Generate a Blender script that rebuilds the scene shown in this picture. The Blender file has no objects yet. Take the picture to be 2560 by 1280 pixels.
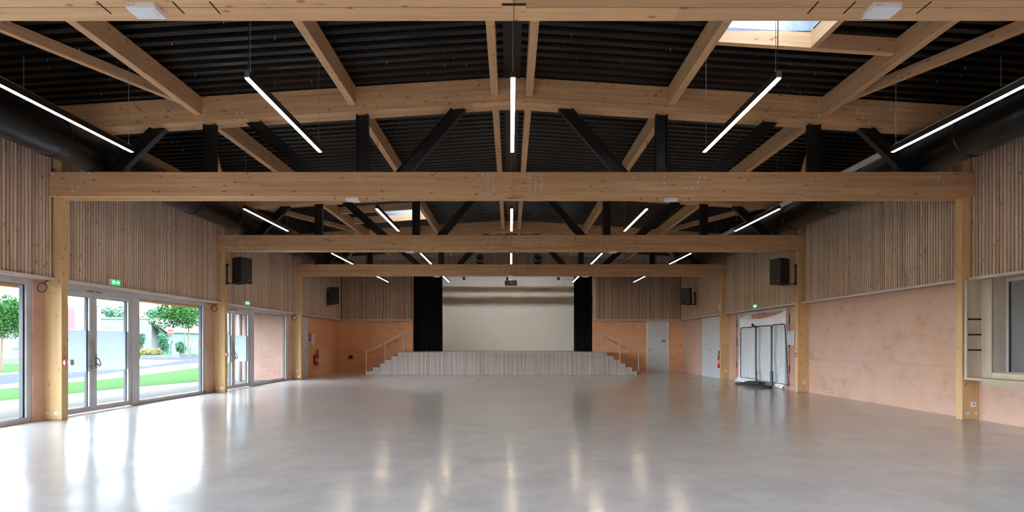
import bpy, math, random
from mathutils import Vector, Matrix
random.seed(7)
scn = bpy.context.scene
COL = scn.collection
EYE = 1.245

# ------------------------------------------------------------------ camera
cam_d = bpy.data.cameras.new('camera')
cam = bpy.data.objects.new('camera', cam_d); COL.objects.link(cam)
cam.location = (-0.025, 0.0, EYE)
cam.rotation_euler = (math.radians(90), 0, 0)
cam_d.sensor_width = 36.0
cam_d.lens = 36.0 * 1351.0 / 2560.0
cam_d.shift_x = 4.0 / 2560.0
cam_d.shift_y = 220.0 / 2560.0
cam_d.clip_start = 0.05; cam_d.clip_end = 400
scn.camera = cam

# ------------------------------------------------------------------ sky, exposure
SKY = 15.0
world = bpy.data.worlds.new('overcast_sky'); scn.world = world
world.use_nodes = True
bgn = world.node_tree.nodes['Background']
bgn.inputs['Color'].default_value = (0.84, 0.93, 1.03, 1)
bgn.inputs['Strength'].default_value = SKY
vs = scn.view_settings
vs.view_transform = 'Standard'
try: vs.look = 'None'
except Exception: pass
vs.gamma = 1.0; vs.use_curve_mapping = False
vs.exposure = 1.45
try:
    scn.cycles.use_denoising = True
    scn.cycles.max_bounces = 7
    scn.cycles.diffuse_bounces = 5
    scn.cycles.glossy_bounces = 3
    scn.cycles.use_adaptive_sampling = True
    scn.cycles.adaptive_threshold = 0.1
    scn.cycles.adaptive_min_samples = 16
    scn.cycles.transparent_max_bounces = 12
    scn.cycles.caustics_reflective = False
    scn.cycles.caustics_refractive = False
    scn.cycles.sample_clamp_indirect = 8.0
except Exception: pass
sun_d = bpy.data.lights.new('veiled_sun', 'SUN'); sun_d.energy = 1.0; sun_d.angle = math.radians(40)
sun_d.color = (1, 0.97, 0.92)
sun = bpy.data.objects.new('veiled_sun', sun_d); COL.objects.link(sun)
sun.location = (-20, -10, 30); sun.rotation_euler = (math.radians(38), 0, math.radians(25))

def portal(name, loc, rot, sx, sy):
    d = bpy.data.lights.new(name, 'AREA'); d.shape = 'RECTANGLE'; d.size = sx; d.size_y = sy
    d.cycles.is_portal = True
    o = bpy.data.objects.new(name, d); COL.objects.link(o); o.location = loc; o.rotation_euler = rot
for i, (a, b) in enumerate([(-1.0, 3.6), (4.1, 8.6), (9.0, 13.55), (14.05, 18.5)]):
    portal('window_daylight', (-8.0, (a + b) / 2, 1.13), (0, math.radians(-90), 0), 2.25, b - a)
for s_ in (-1, 1):
    for y_, l_ in ((-3.15, 0.7), (0.35, 0.7)): portal('skylight_daylight', (s_ * 3.8, y_, 5.75), (0, 0, 0), 2.9, l_)  # portals of the added rooflights behind the camera
portal('skylight_daylight', (3.3, 6.45, 6.0), (0, 0, 0), 1.3, 1.25)
portal('skylight_daylight', (-3.3, 16.5, 6.0), (0, 0, 0), 1.3, 1.25)

# ------------------------------------------------------------------ colour and materials
def lin(c):
    r = []
    for v in c:
        v = v / 255.0
        r.append(v / 12.92 if v <= 0.04045 else ((v + 0.055) / 1.055) ** 2.4)
    return (r[0], r[1], r[2], 1.0)

class NT:
    def __init__(s, name):
        s.m = bpy.data.materials.new(name); s.m.use_nodes = True
        s.t = s.m.node_tree; s.N = s.t.nodes; s.L = s.t.links
        s.b = s.N['Principled BSDF']; s.out = s.N['Material Output']
    def n(s, typ, **kw):
        x = s.N.new(typ)
        for k, v in kw.items(): setattr(x, k, v)
        return x
    def link(s, a, b): s.L.new(a, b)
    def math(s, op, a, b=None, clamp=False):
        x = s.n('ShaderNodeMath', operation=op); x.use_clamp = clamp
        for i, v in enumerate((a, b)):
            if v is None: continue
            if isinstance(v, (int, float)): x.inputs[i].default_value = v
            else: s.link(v, x.inputs[i])
        return x.outputs[0]
    def vmul(s, v, sc):
        x = s.n('ShaderNodeVectorMath', operation='MULTIPLY'); s.link(v, x.inputs[0]); x.inputs[1].default_value = sc
        return x.outputs[0]
    def mix(s, f, a, b, typ='MIX'):
        x = s.n('ShaderNodeMix', data_type='RGBA', blend_type=typ)
        if isinstance(f, (int, float)): x.inputs[0].default_value = f
        else: s.link(f, x.inputs[0])
        for i, v in ((6, a), (7, b)):
            if isinstance(v, tuple): x.inputs[i].default_value = v
            else: s.link(v, x.inputs[i])
        return x.outputs[2]
    def noise(s, vec, scale, detail=3, rough=0.55):
        x = s.n('ShaderNodeTexNoise'); s.link(vec, x.inputs['Vector'])
        x.inputs['Scale'].default_value = scale; x.inputs['Detail'].default_value = detail; x.inputs['Roughness'].default_value = rough
        return x.outputs['Fac']
    def ramp(s, f, lo, hi):
        x = s.n('ShaderNodeMapRange'); s.link(f, x.inputs[0]); x.inputs[1].default_value = lo; x.inputs[2].default_value = hi
        return x.outputs[0]
    def bump(s, h, strength, dist=0.01):
        x = s.n('ShaderNodeBump'); x.inputs['Strength'].default_value = strength; x.inputs['Distance'].default_value = dist
        s.link(h, x.inputs['Height']); s.link(x.outputs[0], s.b.inputs['Normal'])

def plain(name, rgb, rough=0.5, metal=0.0, spec=0.5, vary=0.06, vscale=6.0, emit=None, estr=0.0, coat=0.0):
    t = NT(name)
    tc = t.n('ShaderNodeTexCoord')
    nz = t.noise(tc.outputs['Object'], vscale, 3)
    c = lin(rgb)
    lo = tuple(v * (1 - vary) for v in c[:3]) + (1,); hi = tuple(min(1, v * (1 + vary)) for v in c[:3]) + (1,)
    t.link(t.mix(t.ramp(nz, 0.3, 0.7), lo, hi), t.b.inputs['Base Color'])
    t.b.inputs['Roughness'].default_value = rough; t.b.inputs['Metallic'].default_value = metal
    t.b.inputs['Specular IOR Level'].default_value = spec
    t.b.inputs['Coat Weight'].default_value = coat
    if emit:
        t.b.inputs['Emission Color'].default_value = lin(emit); t.b.inputs['Emission Strength'].default_value = estr
    return t.m

def wood(name, light, dark, knot, axis='X', lam=0.045, lamamt=0.10, tint=0.10, knots=True, grain=1.0, warm=None, rough=0.55):
    t = NT(name)
    tc = t.n('ShaderNodeTexCoord'); oi = t.n('ShaderNodeObjectInfo')
    sep = t.n('ShaderNodeSeparateXYZ'); t.link(tc.outputs['Object'], sep.inputs[0])
    L, W, H = {'X': (0, 1, 2), 'Z': (2, 1, 0), 'Y': (1, 0, 2)}[axis]
    rnd = oi.outputs['Random']
    com = t.n('ShaderNodeCombineXYZ')
    t.link(t.math('ADD', sep.outputs[L], t.math('MULTIPLY', rnd, 37.0)), com.inputs[0])
    t.link(t.math('ADD', sep.outputs[W], t.math('MULTIPLY', rnd, 11.0)), com.inputs[1])
    t.link(t.math('ADD', sep.outputs[H], t.math('MULTIPLY', rnd, 5.0)), com.inputs[2])
    v = com.outputs[0]
    g = t.noise(t.vmul(v, (0.9 * grain, 26, 26)), 1.0, 5, 0.62)
    g2 = t.noise(t.vmul(v, (0.5, 3.0, 3.0)), 1.0, 2)
    c = t.mix(t.ramp(g, 0.28, 0.72), lin(dark), lin(light))
    # lamellas and boards
    if lam:
        lz = t.math('FLOOR', t.math('DIVIDE', sep.outputs[H], lam))
        wn = t.n('ShaderNodeTexWhiteNoise', noise_dimensions='2D')
        cb = t.n('ShaderNodeCombineXYZ')
        w1 = t.n('ShaderNodeTexWhiteNoise', noise_dimensions='1D'); t.link(t.math('ADD', lz, t.math('MULTIPLY', rnd, 91)), w1.inputs['W'])
        t.link(t.math('FLOOR', t.math('ADD', t.math('DIVIDE', sep.outputs[L], 2.3), t.math('MULTIPLY', w1.outputs['Value'], 9))), cb.inputs[0])
        t.link(t.math('ADD', lz, t.math('MULTIPLY', rnd, 53)), cb.inputs[1])
        t.link(cb.outputs[0], wn.inputs['Vector'])
        f = t.math('ADD', t.math('MULTIPLY', wn.outputs['Value'], 2 * lamamt), 1 - lamamt)
        mul = t.n('ShaderNodeVectorMath', operation='SCALE'); t.link(c, mul.inputs[0]); t.link(f, mul.inputs['Scale']); c = mul.outputs[0]
    f2 = t.math('ADD', t.math('MULTIPLY', rnd, 2 * tint), 1 - tint)
    f3 = t.math('MULTIPLY', f2, t.math('ADD', t.math('MULTIPLY', g2, 0.24), 0.88))
    mul = t.n('ShaderNodeVectorMath', operation='SCALE'); t.link(c, mul.inputs[0]); t.link(f3, mul.inputs['Scale']); c = mul.outputs[0]
    if warm:
        w2 = t.n('ShaderNodeTexWhiteNoise', noise_dimensions='1D'); t.link(t.math('MULTIPLY', rnd, 777), w2.inputs['W'])
        c = t.mix(t.math('MULTIPLY', t.math('POWER', w2.outputs['Value'], 2.0), 0.55), c, lin(warm))
    if knots:
        vo = t.n('ShaderNodeTexVoronoi'); t.link(t.vmul(v, (4.2, 9.5, 9.5)), vo.inputs['Vector']); vo.inputs['Scale'].default_value = 1.0
        k = t.ramp(vo.outputs['Distance'], 0.17, 0.09)
        c = t.mix(t.math('MULTIPLY', k, 0.65), c, lin(knot))
    t.link(c, t.b.inputs['Base Color'])
    t.b.inputs['Roughness'].default_value = rough
    t.b.inputs['Specular IOR Level'].default_value = 0.25
    t.bump(g, 0.06, 0.004)
    return t.m

M = {}
M['glulam'] = wood('glulam_spruce', (216, 176, 134), (196, 150, 106), (122, 78, 48))
M['column'] = wood('glulam_column_spruce', (220, 186, 138), (204, 164, 114), (140, 94, 58), lam=0.10, lamamt=0.05, tint=0.04)
M['purlin'] = wood('purlin_spruce', (218, 180, 140), (198, 154, 114), (126, 82, 54), lam=0.06, lamamt=0.05)
M['slat'] = wood('larch_slat', (224, 206, 188), (198, 174, 152), (122, 86, 66), axis='Z', lam=None, tint=0.14, warm=(184, 138, 112), grain=2.0)
M['stage_slat'] = wood('pale_larch_slat', (228, 214, 204), (206, 188, 176), (140, 108, 90), axis='Z', lam=None, tint=0.12, knots=False)
M['ply'] = wood('pale_plywood', (208, 194, 174), (188, 170, 148), (150, 116, 84), axis='Z', lam=None, knots=False, tint=0.05, grain=1.2)
M['plyx'] = wood('pale_plywood_board', (206, 190, 168), (186, 168, 144), (150, 116, 84), axis='Y', lam=None, knots=False, tint=0.05)
M['soffit'] = wood('canopy_larch', (206, 156, 98), (184, 130, 74), (110, 66, 40), axis='Y', lam=None)
M['backing'] = plain('dark_acoustic_felt', (42, 32, 27), 0.95)
M['steel'] = plain('black_painted_steel', (17, 18, 20), 0.42, 0.0, 0.5)
M['deck'] = plain('black_ribbed_steel_deck', (3, 4, 5), 0.32, 0.0, 0.38, vary=0.15)
M['duct'] = plain('black_spiral_duct', (11, 11, 13), 0.28, 0.0, 0.36)
M['zinc'] = plain('galvanised_steel', (168, 172, 178), 0.38, 0.7, 0.5, vary=0.12)
M['bolt'] = plain('zinc_bolt', (206, 210, 216), 0.35, 0.3)
M['white'] = plain('white_paint', (230, 232, 234), 0.45)
M['railgrey'] = plain('pale_grey_rail_paint', (196, 186, 180), 0.45)
M['trim'] = plain('white_trim_paint', (206, 200, 198), 0.5)
M['plastic'] = plain('white_plastic', (226, 228, 232), 0.4)
M['frame'] = plain('silver_aluminium_frame', (196, 197, 200), 0.4, 0.1)
M['gasket'] = plain('black_gasket', (52, 56, 62), 0.5)
M['doorgrey'] = plain('grey_laminate_door', (206, 210, 214), 0.45)
M['black'] = plain('matt_black_plastic', (24, 25, 27), 0.55)
M['grille'] = plain('black_speaker_grille', (30, 31, 33), 0.6)
M['charcoal'] = plain('charcoal_metal', (78, 82, 90), 0.4, 0.3)
M['rubber'] = plain('black_rubber', (52, 54, 56), 0.7)
M['chrome'] = plain('brushed_steel', (190, 192, 194), 0.25, 0.9)
M['red'] = plain('red_enamel', (176, 26, 30), 0.3)
M['redplastic'] = plain('red_plastic', (190, 40, 44), 0.4)
M['green'] = plain('green_plastic', (30, 110, 50), 0.4)
M['exit'] = plain('lit_exit_sign_green', (20, 150, 90), 0.4, emit=(20, 170, 100), estr=0.55)
M['exitw'] = plain('lit_exit_sign_white', (235, 245, 240), 0.4, emit=(235, 250, 240), estr=0.8)
M['print'] = plain('printed_grey', (176, 178, 184), 0.6)
M['printred'] = plain('printed_red', (190, 60, 66), 0.6)
M['printblue'] = plain('printed_blue', (60, 96, 150), 0.6)
M['ink'] = plain('black_print', (48, 48, 48), 0.6)
M['orange'] = plain('orange_tape', (236, 96, 32), 0.5)
M['curtain'] = plain('black_velvet_curtain', (26, 29, 33), 0.9, spec=0.1, vary=0.2)
M['screen'] = plain('stage_wall_grey_paint', (208, 198, 184), 0.85, vary=0.02, vscale=1.0)
M['stagedark'] = plain('stage_black_paint', (40, 40, 42), 0.85)
M['sheet'] = plain('white_plastic_sheeting', (244, 246, 248), 0.45)
M['brown'] = plain('projector_casing', (66, 58, 56), 0.4)
M['tile'] = plain('kitchen_grey_panel', (196, 184, 168), 0.4)
M['greypanel'] = plain('pale_grey_wall_panel', (198, 194, 190), 0.7)
M['stagefloor'] = plain('stage_floor_boards', (150, 128, 104), 0.5)

def led():
    t = NT('warm_led_diffuser')
    e = t.n('ShaderNodeEmission'); e.inputs[0].default_value = (1.0, 0.78, 0.53, 1); e.inputs[1].default_value = 15.0
    t.link(e.outputs[0], t.out.inputs[0]); return t.m
M['led'] = led()

def glass(name, tint=(0.93, 0.96, 0.96), boost=1.0):
    t = NT(name)
    tr = t.n('ShaderNodeBsdfTransparent'); tr.inputs[0].default_value = tint + (1,)
    gl = t.n('ShaderNodeBsdfGlossy'); gl.inputs['Roughness'].default_value = 0.02
    lw = t.n('ShaderNodeLayerWeight'); lw.inputs[0].default_value = 0.5
    f = t.math('ADD', t.math('MULTIPLY', t.math('POWER', lw.outputs['Facing'], 5.0), 0.55), 0.025)
    mx = t.n('ShaderNodeMixShader'); t.link(t.math('MULTIPLY', f, boost, True), mx.inputs[0])
    t.link(tr.outputs[0], mx.inputs[1]); t.link(gl.outputs[0], mx.inputs[2]); t.link(mx.outputs[0], t.out.inputs[0])
    return t.m
M['glass'] = glass('solar_control_glass', (0.86, 0.89, 0.90))
M['skyglass'] = glass('rooflight_glass', (0.97, 0.98, 0.98))
M['opal'] = glass('tinted_rooflight_dome', (0.44, 0.47, 0.50))
M['hatchglass'] = glass('serving_hatch_glass', (0.8, 0.84, 0.88), 2.0)
def frost():
    t = NT('frosted_glass_film')
    a = t.n('ShaderNodeBsdfTranslucent'); a.inputs[0].default_value = (0.50, 0.54, 0.57, 1)
    b = t.n('ShaderNodeBsdfDiffuse'); b.inputs[0].default_value = (0.62, 0.66, 0.70, 1)
    mx = t.n('ShaderNodeMixShader'); mx.inputs[0].default_value = 0.35
    t.link(a.outputs[0], mx.inputs[1]); t.link(b.outputs[0], mx.inputs[2]); t.link(mx.outputs[0], t.out.inputs[0])
    return t.m
M['frost'] = frost()

def concrete(name, pink, orange, pale, bias=0.5):
    t = NT(name)
    tc = t.n('ShaderNodeTexCoord'); v = tc.outputs['Object']
    n1 = t.noise(v, 0.55, 4, 0.6); n2 = t.noise(t.vmul(v, (1, 1, 1.6)), 1.9, 6, 0.7); n3 = t.noise(v, 38, 3, 0.6)
    c = t.mix(t.ramp(n1, bias - 0.15, bias + 0.2), lin(pink), lin(orange))
    c = t.mix(t.math('MULTIPLY', t.ramp(n2, 0.5, 0.72), 0.75), c, lin(pale))
    dk = tuple(x * 0.62 for x in lin(orange)[:3]) + (1,)
    c = t.mix(t.math('MULTIPLY', t.ramp(n2, 0.46, 0.3), 0.55), c, dk)
    c = t.mix(t.math('MULTIPLY', t.ramp(n3, 0.35, 0.65), 0.18), c, lin(pale))
    # formwork joint stain at 0.86 m
    sep = t.n('ShaderNodeSeparateXYZ'); t.link(v, sep.inputs[0])
    j = t.math('ABSOLUTE', t.math('SUBTRACT', sep.outputs[2], 0.86))
    c = t.mix(t.math('MULTIPLY', t.math('MULTIPLY', t.ramp(j, 0.014, 0.004), t.ramp(n2, 0.35, 0.6)), 0.4), c, dk)
    t.link(c, t.b.inputs['Base Color']); t.b.inputs['Roughness'].default_value = 0.75; t.b.inputs['Specular IOR Level'].default_value = 0.3
    t.bump(t.noise(v, 60, 4), 0.08, 0.004)
    return t.m
M['pink'] = concrete('pink_pigmented_concrete', (204, 168, 150), (204, 160, 134), (210, 182, 166))
M['ochre'] = concrete('ochre_pigmented_concrete', (226, 172, 134), (226, 162, 116), (230, 184, 150))  # same concrete turned more orange, warm far-end light put into its colour

M['weathered'] = concrete('weathered_pink_concrete', (128, 100, 88), (130, 96, 76), (136, 114, 102))  # darker copy of the pink concrete, colour dimmed against strong daylight outside
def floor_mat():
    t = NT('polished_concrete')
    tc = t.n('ShaderNodeTexCoord'); v = tc.outputs['Object']
    n1 = t.noise(v, 0.35, 4, 0.6); n2 = t.noise(v, 1.6, 6, 0.7); n3 = t.noise(v, 22, 4, 0.6)
    c = t.mix(t.ramp(n1, 0.35, 0.65), lin((188, 186, 187)), lin((198, 191, 187)))
    c = t.mix(t.math('MULTIPLY', t.ramp(n2, 0.38, 0.66), 0.65), c, lin((158, 157, 160)))
    c = t.mix(t.math('MULTIPLY', t.ramp(n3, 0.4, 0.7), 0.16), c, lin((206, 200, 196)))
    t.link(c, t.b.inputs['Base Color'])
    t.link(t.math('ADD', t.math('MULTIPLY', t.ramp(n2, 0.3, 0.7), 0.14), 0.10), t.b.inputs['Roughness'])
    t.b.inputs['Specular IOR Level'].default_value = 0.33
    t.bump(t.noise(v, 3.0, 5, 0.65), 0.005, 0.01)
    return t.m
M['floor'] = floor_mat()

def ground(name, a, b, scale, rough=0.9):
    t = NT(name)
    tc = t.n('ShaderNodeTexCoord'); v = tc.outputs['Object']
    f = t.mix(t.ramp(t.noise(v, scale, 6, 0.7), 0.3, 0.7), lin(a), lin(b))
    f = t.mix(t.math('MULTIPLY', t.ramp(t.noise(v, scale * 0.06, 3), 0.3, 0.7), 0.35), f, lin(b))
    t.link(f, t.b.inputs['Base Color']); t.b.inputs['Roughness'].default_value = rough; t.b.inputs['Specular IOR Level'].default_value = 0.0
    return t.m
M['lawn'] = ground('mown_grass', (32, 48, 28), (44, 62, 37), 9)
M['terrace'] = ground('washed_gravel_concrete', (74, 72, 70), (92, 90, 87), 30)
M['path'] = ground('pale_footpath', (58, 57, 56), (66, 65, 63), 10)
M['asphalt'] = ground('asphalt', (40, 42, 46), (48, 50, 54), 14)
M['paint'] = plain('road_paint', (80, 80, 82), 0.8)
M['render'] = plain('white_render', (72, 73, 75), 0.9, vary=0.03)
M['rendergreen'] = plain('mint_green_render', (58, 85, 67), 0.9, vary=0.03)
M['coping'] = plain('grey_coping', (53, 55, 62), 0.6)
M['winglass'] = plain('dark_window_glass', (80, 96, 112), 0.15)
M['darkgreen'] = plain('dark_green_paint', (11, 36, 36), 0.5)
M['mintdark'] = plain('green_shutter', (27, 54, 42), 0.6)
M['signred'] = plain('sign_red', (96, 9, 18), 0.5)
M['paper'] = plain('white_paper', (224, 226, 230), 0.6)
M['signwhite'] = plain('sign_white', (78, 78, 79), 0.5)
M['signblue'] = plain('sign_blue', (14, 32, 65), 0.5)
M['leaf'] = ground('green_leaves', (20, 42, 20), (37, 66, 31), 2.0)
M['leaf2'] = ground('blue_green_leaves', (27, 53, 37), (46, 77, 56), 2.0)
M['bark'] = plain('bark', (70, 58, 46), 0.9)
M['yellow'] = plain('yellow_petals', (88, 69, 5), 0.8)
M['galv'] = plain('white_steel_column', (150, 152, 156), 0.5)
M['fence'] = plain('white_fence', (69, 70, 70), 0.8)

# ------------------------------------------------------------------ mesh helpers
class MB:
    def __init__(s): s.v = []; s.f = []; s.mi = []; s.cur = 0
    def add(s, vs, fs):
        b = len(s.v); s.v += [tuple(x) for x in vs]; s.f += [tuple(b + i for i in f) for f in fs]; s.mi += [s.cur] * len(fs); return s
    def box(s, x0, x1, y0, y1, z0, z1):
        return s.add([(x0, y0, z0), (x1, y0, z0), (x1, y1, z0), (x0, y1, z0), (x0, y0, z1), (x1, y0, z1), (x1, y1, z1), (x0, y1, z1)],
                     [(0, 3, 2, 1), (4, 5, 6, 7), (0, 1, 5, 4), (1, 2, 6, 5), (2, 3, 7, 6), (3, 0, 4, 7)])
    def cyl(s, p0, p1, r, n=10, r1=None, caps=True):
        p0 = Vector(p0); p1 = Vector(p1); d = (p1 - p0).normalized(); r1 = r if r1 is None else r1
        a = d.orthogonal().normalized(); b = d.cross(a)
        vs = []
        for p, rr in ((p0, r), (p1, r1)):
            for i in range(n):
                t = 2 * math.pi * i / n; vs.append(p + (a * math.cos(t) + b * math.sin(t)) * rr)
        fs = [(i, (i + 1) % n, n + (i + 1) % n, n + i) for i in range(n)]
        if caps: fs += [tuple(range(n - 1, -1, -1)), tuple(range(n, 2 * n))]
        return s.add(vs, fs)
    def path(s, pts, r, n=8):
        for a, b in zip(pts[:-1], pts[1:]): s.cyl(a, b, r, n)
        for p in pts[1:-1]: s.ball(p, r, 6, 4)
        return s
    def ball(s, c, r, n=10, m=6, sc=(1, 1, 1)):
        vs = [(c[0], c[1], c[2] - r * sc[2])]
        for j in range(1, m):
            ph = -math.pi / 2 + math.pi * j / m
            for i in range(n):
                t = 2 * math.pi * i / n
                vs.append((c[0] + r * sc[0] * math.cos(ph) * math.cos(t), c[1] + r * sc[1] * math.cos(ph) * math.sin(t), c[2] + r * sc[2] * math.sin(ph)))
        vs.append((c[0], c[1], c[2] + r * sc[2])); e = len(vs) - 1
        fs = [(0, 1 + (i + 1) % n, 1 + i) for i in range(n)]
        for j in range(m - 2):
            for i in range(n): fs.append((1 + j * n + i, 1 + j * n + (i + 1) % n, 1 + (j + 1) * n + (i + 1) % n, 1 + (j + 1) * n + i))
        fs += [(e, 1 + (m - 2) * n + i, 1 + (m - 2) * n + (i + 1) % n) for i in range(n)]
        return s.add(vs, fs)
    def lathe(s, prof, c, n=16):
        vs = []; k = len(prof)
        for i in range(n):
            t = 2 * math.pi * i / n
            for r, z in prof: vs.append((c[0] + r * math.cos(t), c[1] + r * math.sin(t), c[2] + z))
        fs = [(i * k + j, ((i + 1) % n) * k + j, ((i + 1) % n) * k + j + 1, i * k + j + 1) for i in range(n) for j in range(k - 1)]
        return s.add(vs, fs)
    def prism(s, poly, axis, a0, a1):
        """poly: 2D points (ccw); axis 'x': poly in (y,z); 'y': poly in (x,z); 'z': poly in (x,y)"""
        def P(p, a): return {'x': (a, p[0], p[1]), 'y': (p[0], a, p[1]), 'z': (p[0], p[1], a)}[axis]
        n = len(poly); vs = [P(p, a0) for p in poly] + [P(p, a1) for p in poly]
        fs = [(i, (i + 1) % n, n + (i + 1) % n, n + i) for i in range(n)] + [tuple(range(n - 1, -1, -1)), tuple(range(n, 2 * n))]
        return s.add(vs, fs)
    def mesh(s, name, mats, smooth=False):
        me = bpy.data.meshes.new(name); me.from_pydata(s.v, [], s.f)
        for m in (mats if isinstance(mats, (list, tuple)) else [mats]): me.materials.append(m)
        if any(s.mi): me.polygons.foreach_set('material_index', s.mi)
        if smooth: me.polygons.foreach_set('use_smooth', [True] * len(me.polygons))
        me.update()
        import bmesh
        bm = bmesh.new(); bm.from_mesh(me); bmesh.ops.recalc_face_normals(bm, faces=bm.faces); bm.to_mesh(me); bm.free()
        return me

def wloc(o):
    v = Vector((0, 0, 0))
    while o is not None: v = v + o.location; o = o.parent
    return v
def tag(o, label=None, cat=None, group=None, kind=None):
    if label: o['label'] = label
    if cat: o['category'] = cat
    if group: o['group'] = group
    if kind: o['kind'] = kind
    return o
def obj(name, me, parent=None, loc=(0, 0, 0), local=False):
    o = bpy.data.objects.new(name, me); COL.objects.link(o)
    if parent is not None:
        o.parent = parent
        o.location = Vector(loc) if local else Vector(loc) - wloc(parent)
    else: o.location = loc
    return o
def part(name, mb, mat, parent, smooth=False, local=False, origin=None):
    """mesh given in world coordinates (or the parent's own when local)"""
    if origin is not None:
        mb.v = [tuple(Vector(p) - Vector(origin)) for p in mb.v]
        return obj(name, mb.mesh(name, mat, smooth), parent, origin, local)
    return obj(name, mb.mesh(name, mat, smooth), parent, (0, 0, 0), local)
def thing(name, label, cat, loc=(0, 0, 0), rz=0.0, group=None):
    o = bpy.data.objects.new(name, None); COL.objects.link(o); o.empty_display_size = 0.1
    o.location = loc; o.rotation_euler = (0, 0, rz); return tag(o, label, cat, group)
def solo(name, mb, mat, label, cat, group=None, smooth=False, origin=None):
    return tag(part(name, mb, mat, None, smooth, origin=origin), label, cat, group)
def struct(name, mb, mat, parent=None, smooth=False):
    o = part(name, mb, mat, parent, smooth)
    if parent is None: o['kind'] = 'structure'
    return o

_tm = {}
def timber(name, p0, p1, w, h, mat, parent=None, up=(0, 0, 1), cut0=0.0, cut1=0.0, profile=None):
    """straight member with its own X axis along p0->p1; w across, h along 'up'; cut = shear of the end faces"""
    p0 = Vector(p0); p1 = Vector(p1); d = p1 - p0; L = d.length; x = d.normalized()
    up = Vector(up); y = up.cross(x).normalized(); z = x.cross(y)
    key = (round(L, 4), w, h, mat.name, cut0, cut1, profile)
    me = _tm.get(key)
    if me is None:
        mb = MB()
        if profile == 'I':
            tf, tw = 0.011, 0.008
            bl = [(-w / 2, w / 2, -h / 2, -h / 2 + tf), (-w / 2, w / 2, h / 2 - tf, h / 2), (-tw / 2, tw / 2, -h / 2 + tf, h / 2 - tf)]
        else: bl = [(-w / 2, w / 2, -h / 2, h / 2)]
        for (y0, y1, z0, z1) in bl:
            vs = []
            for (xe, c) in ((-L / 2, cut0), (L / 2, cut1)):
                for (yy, zz) in ((y0, z0), (y1, z0), (y1, z1), (y0, z1)): vs.append((xe + c * zz, yy, zz))
            mb.add(vs, [(0, 3, 2, 1), (4, 5, 6, 7), (0, 1, 5, 4), (1, 2, 6, 5), (2, 3, 7, 6), (3, 0, 4, 7)])
        me = mb.mesh(name, mat); _tm[key] = me
    o = bpy.data.objects.new(name, me); COL.objects.link(o)
    mid = (p0 + p1) / 2
    if parent is not None: o.parent = parent; mid = mid - wloc(parent)
    R = Matrix((x, y, z)).transposed()
    o.location = mid; o.rotation_euler = R.to_euler()
    return o

# ================================================================== STRUCTURE
F = [3.69, 8.75, 13.81, 18.87]           # front faces of the four roof trusses
YB = 24.05                               # lower face of the end wall
YR = -5.6                                # behind the camera
def ZR(x): return 5.571 - 0.064 * abs(x)

# ---- floor
fm = MB(); fm.box(-7.78, 7.95, YR, 24.4, -0.12, 0.0)
struct('floor', fm, M['floor'])

# ---- roof: ribbed deck, purlins, braces
def deck(mb, s, xa, xb, y0, y1):
    """ribbed sheet between |x| = xa..xb on side s"""
    P = 0.2; prof = []
    k = math.floor(y0 / P)
    while k * P < y1 + P:
        b = k * P
        for (o, h) in ((0.0, 0), (0.085, 0), (0.11, 0.075), (0.175, 0.075)): prof.append((b + o, h))
        k += 1
    def hz(y):
        for (a, ha), (b, hb) in zip(prof[:-1], prof[1:]):
            if a <= y <= b: return ha + (hb - ha) * ((y - a) / max(b - a, 1e-6))
        return 0
    pts = [(y0, hz(y0))] + [p for p in prof if y0 < p[0] < y1] + [(y1, hz(y1))]
    vs = []
    for (y, h) in pts: vs += [(s * xa, y, ZR(xa) + h), (s * xb, y, ZR(xb) + h)]
    mb.add(vs, [(2 * i, 2 * i + 1, 2 * i + 3, 2 * i + 2) for i in range(len(pts) - 1)])
cm = MB()
ADDED_REARSKY = [(-3.5, -2.8), (0.0, 0.7)]  # unseen rooflights behind the camera, added to bring in more daylight
for s in (-1, 1):
    deck(cm, s, 0, 2.4, YR - 0.1, F[0]); deck(cm, s, 5.2, 7.7, YR - 0.1, F[0])
    for a, b in ((YR - 0.1, -3.5), (-2.8, 0.0), (0.7, F[0])): deck(cm, s, 2.4, 5.2, a, b)
ceiling = struct('ceiling', cm, M['deck'])
for i, (s, (a, b)) in enumerate([(s, q) for s in (-1, 1) for q in ADDED_REARSKY]):
    g = MB(); g.prism([(s * 2.35, ZR(2.35) + 0.12), (s * 5.25, ZR(5.25) + 0.12), (s * 5.25, ZR(5.25) + 0.13), (s * 2.35, ZR(2.35) + 0.13)], 'y', a - 0.05, b + 0.05)
    struct('window_roof_%d' % (i + 1), g, M['skyglass'])
BAYS = [(F[0], F[1]), (F[1], F[2]), (F[2], F[3]), (F[3], 24.3)]
SKYL = {(0, 1): (F[0] + 2.10, F[0] + 3.38), (2, -1): (F[2] + 2.05, F[2] + 3.29)}
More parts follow.
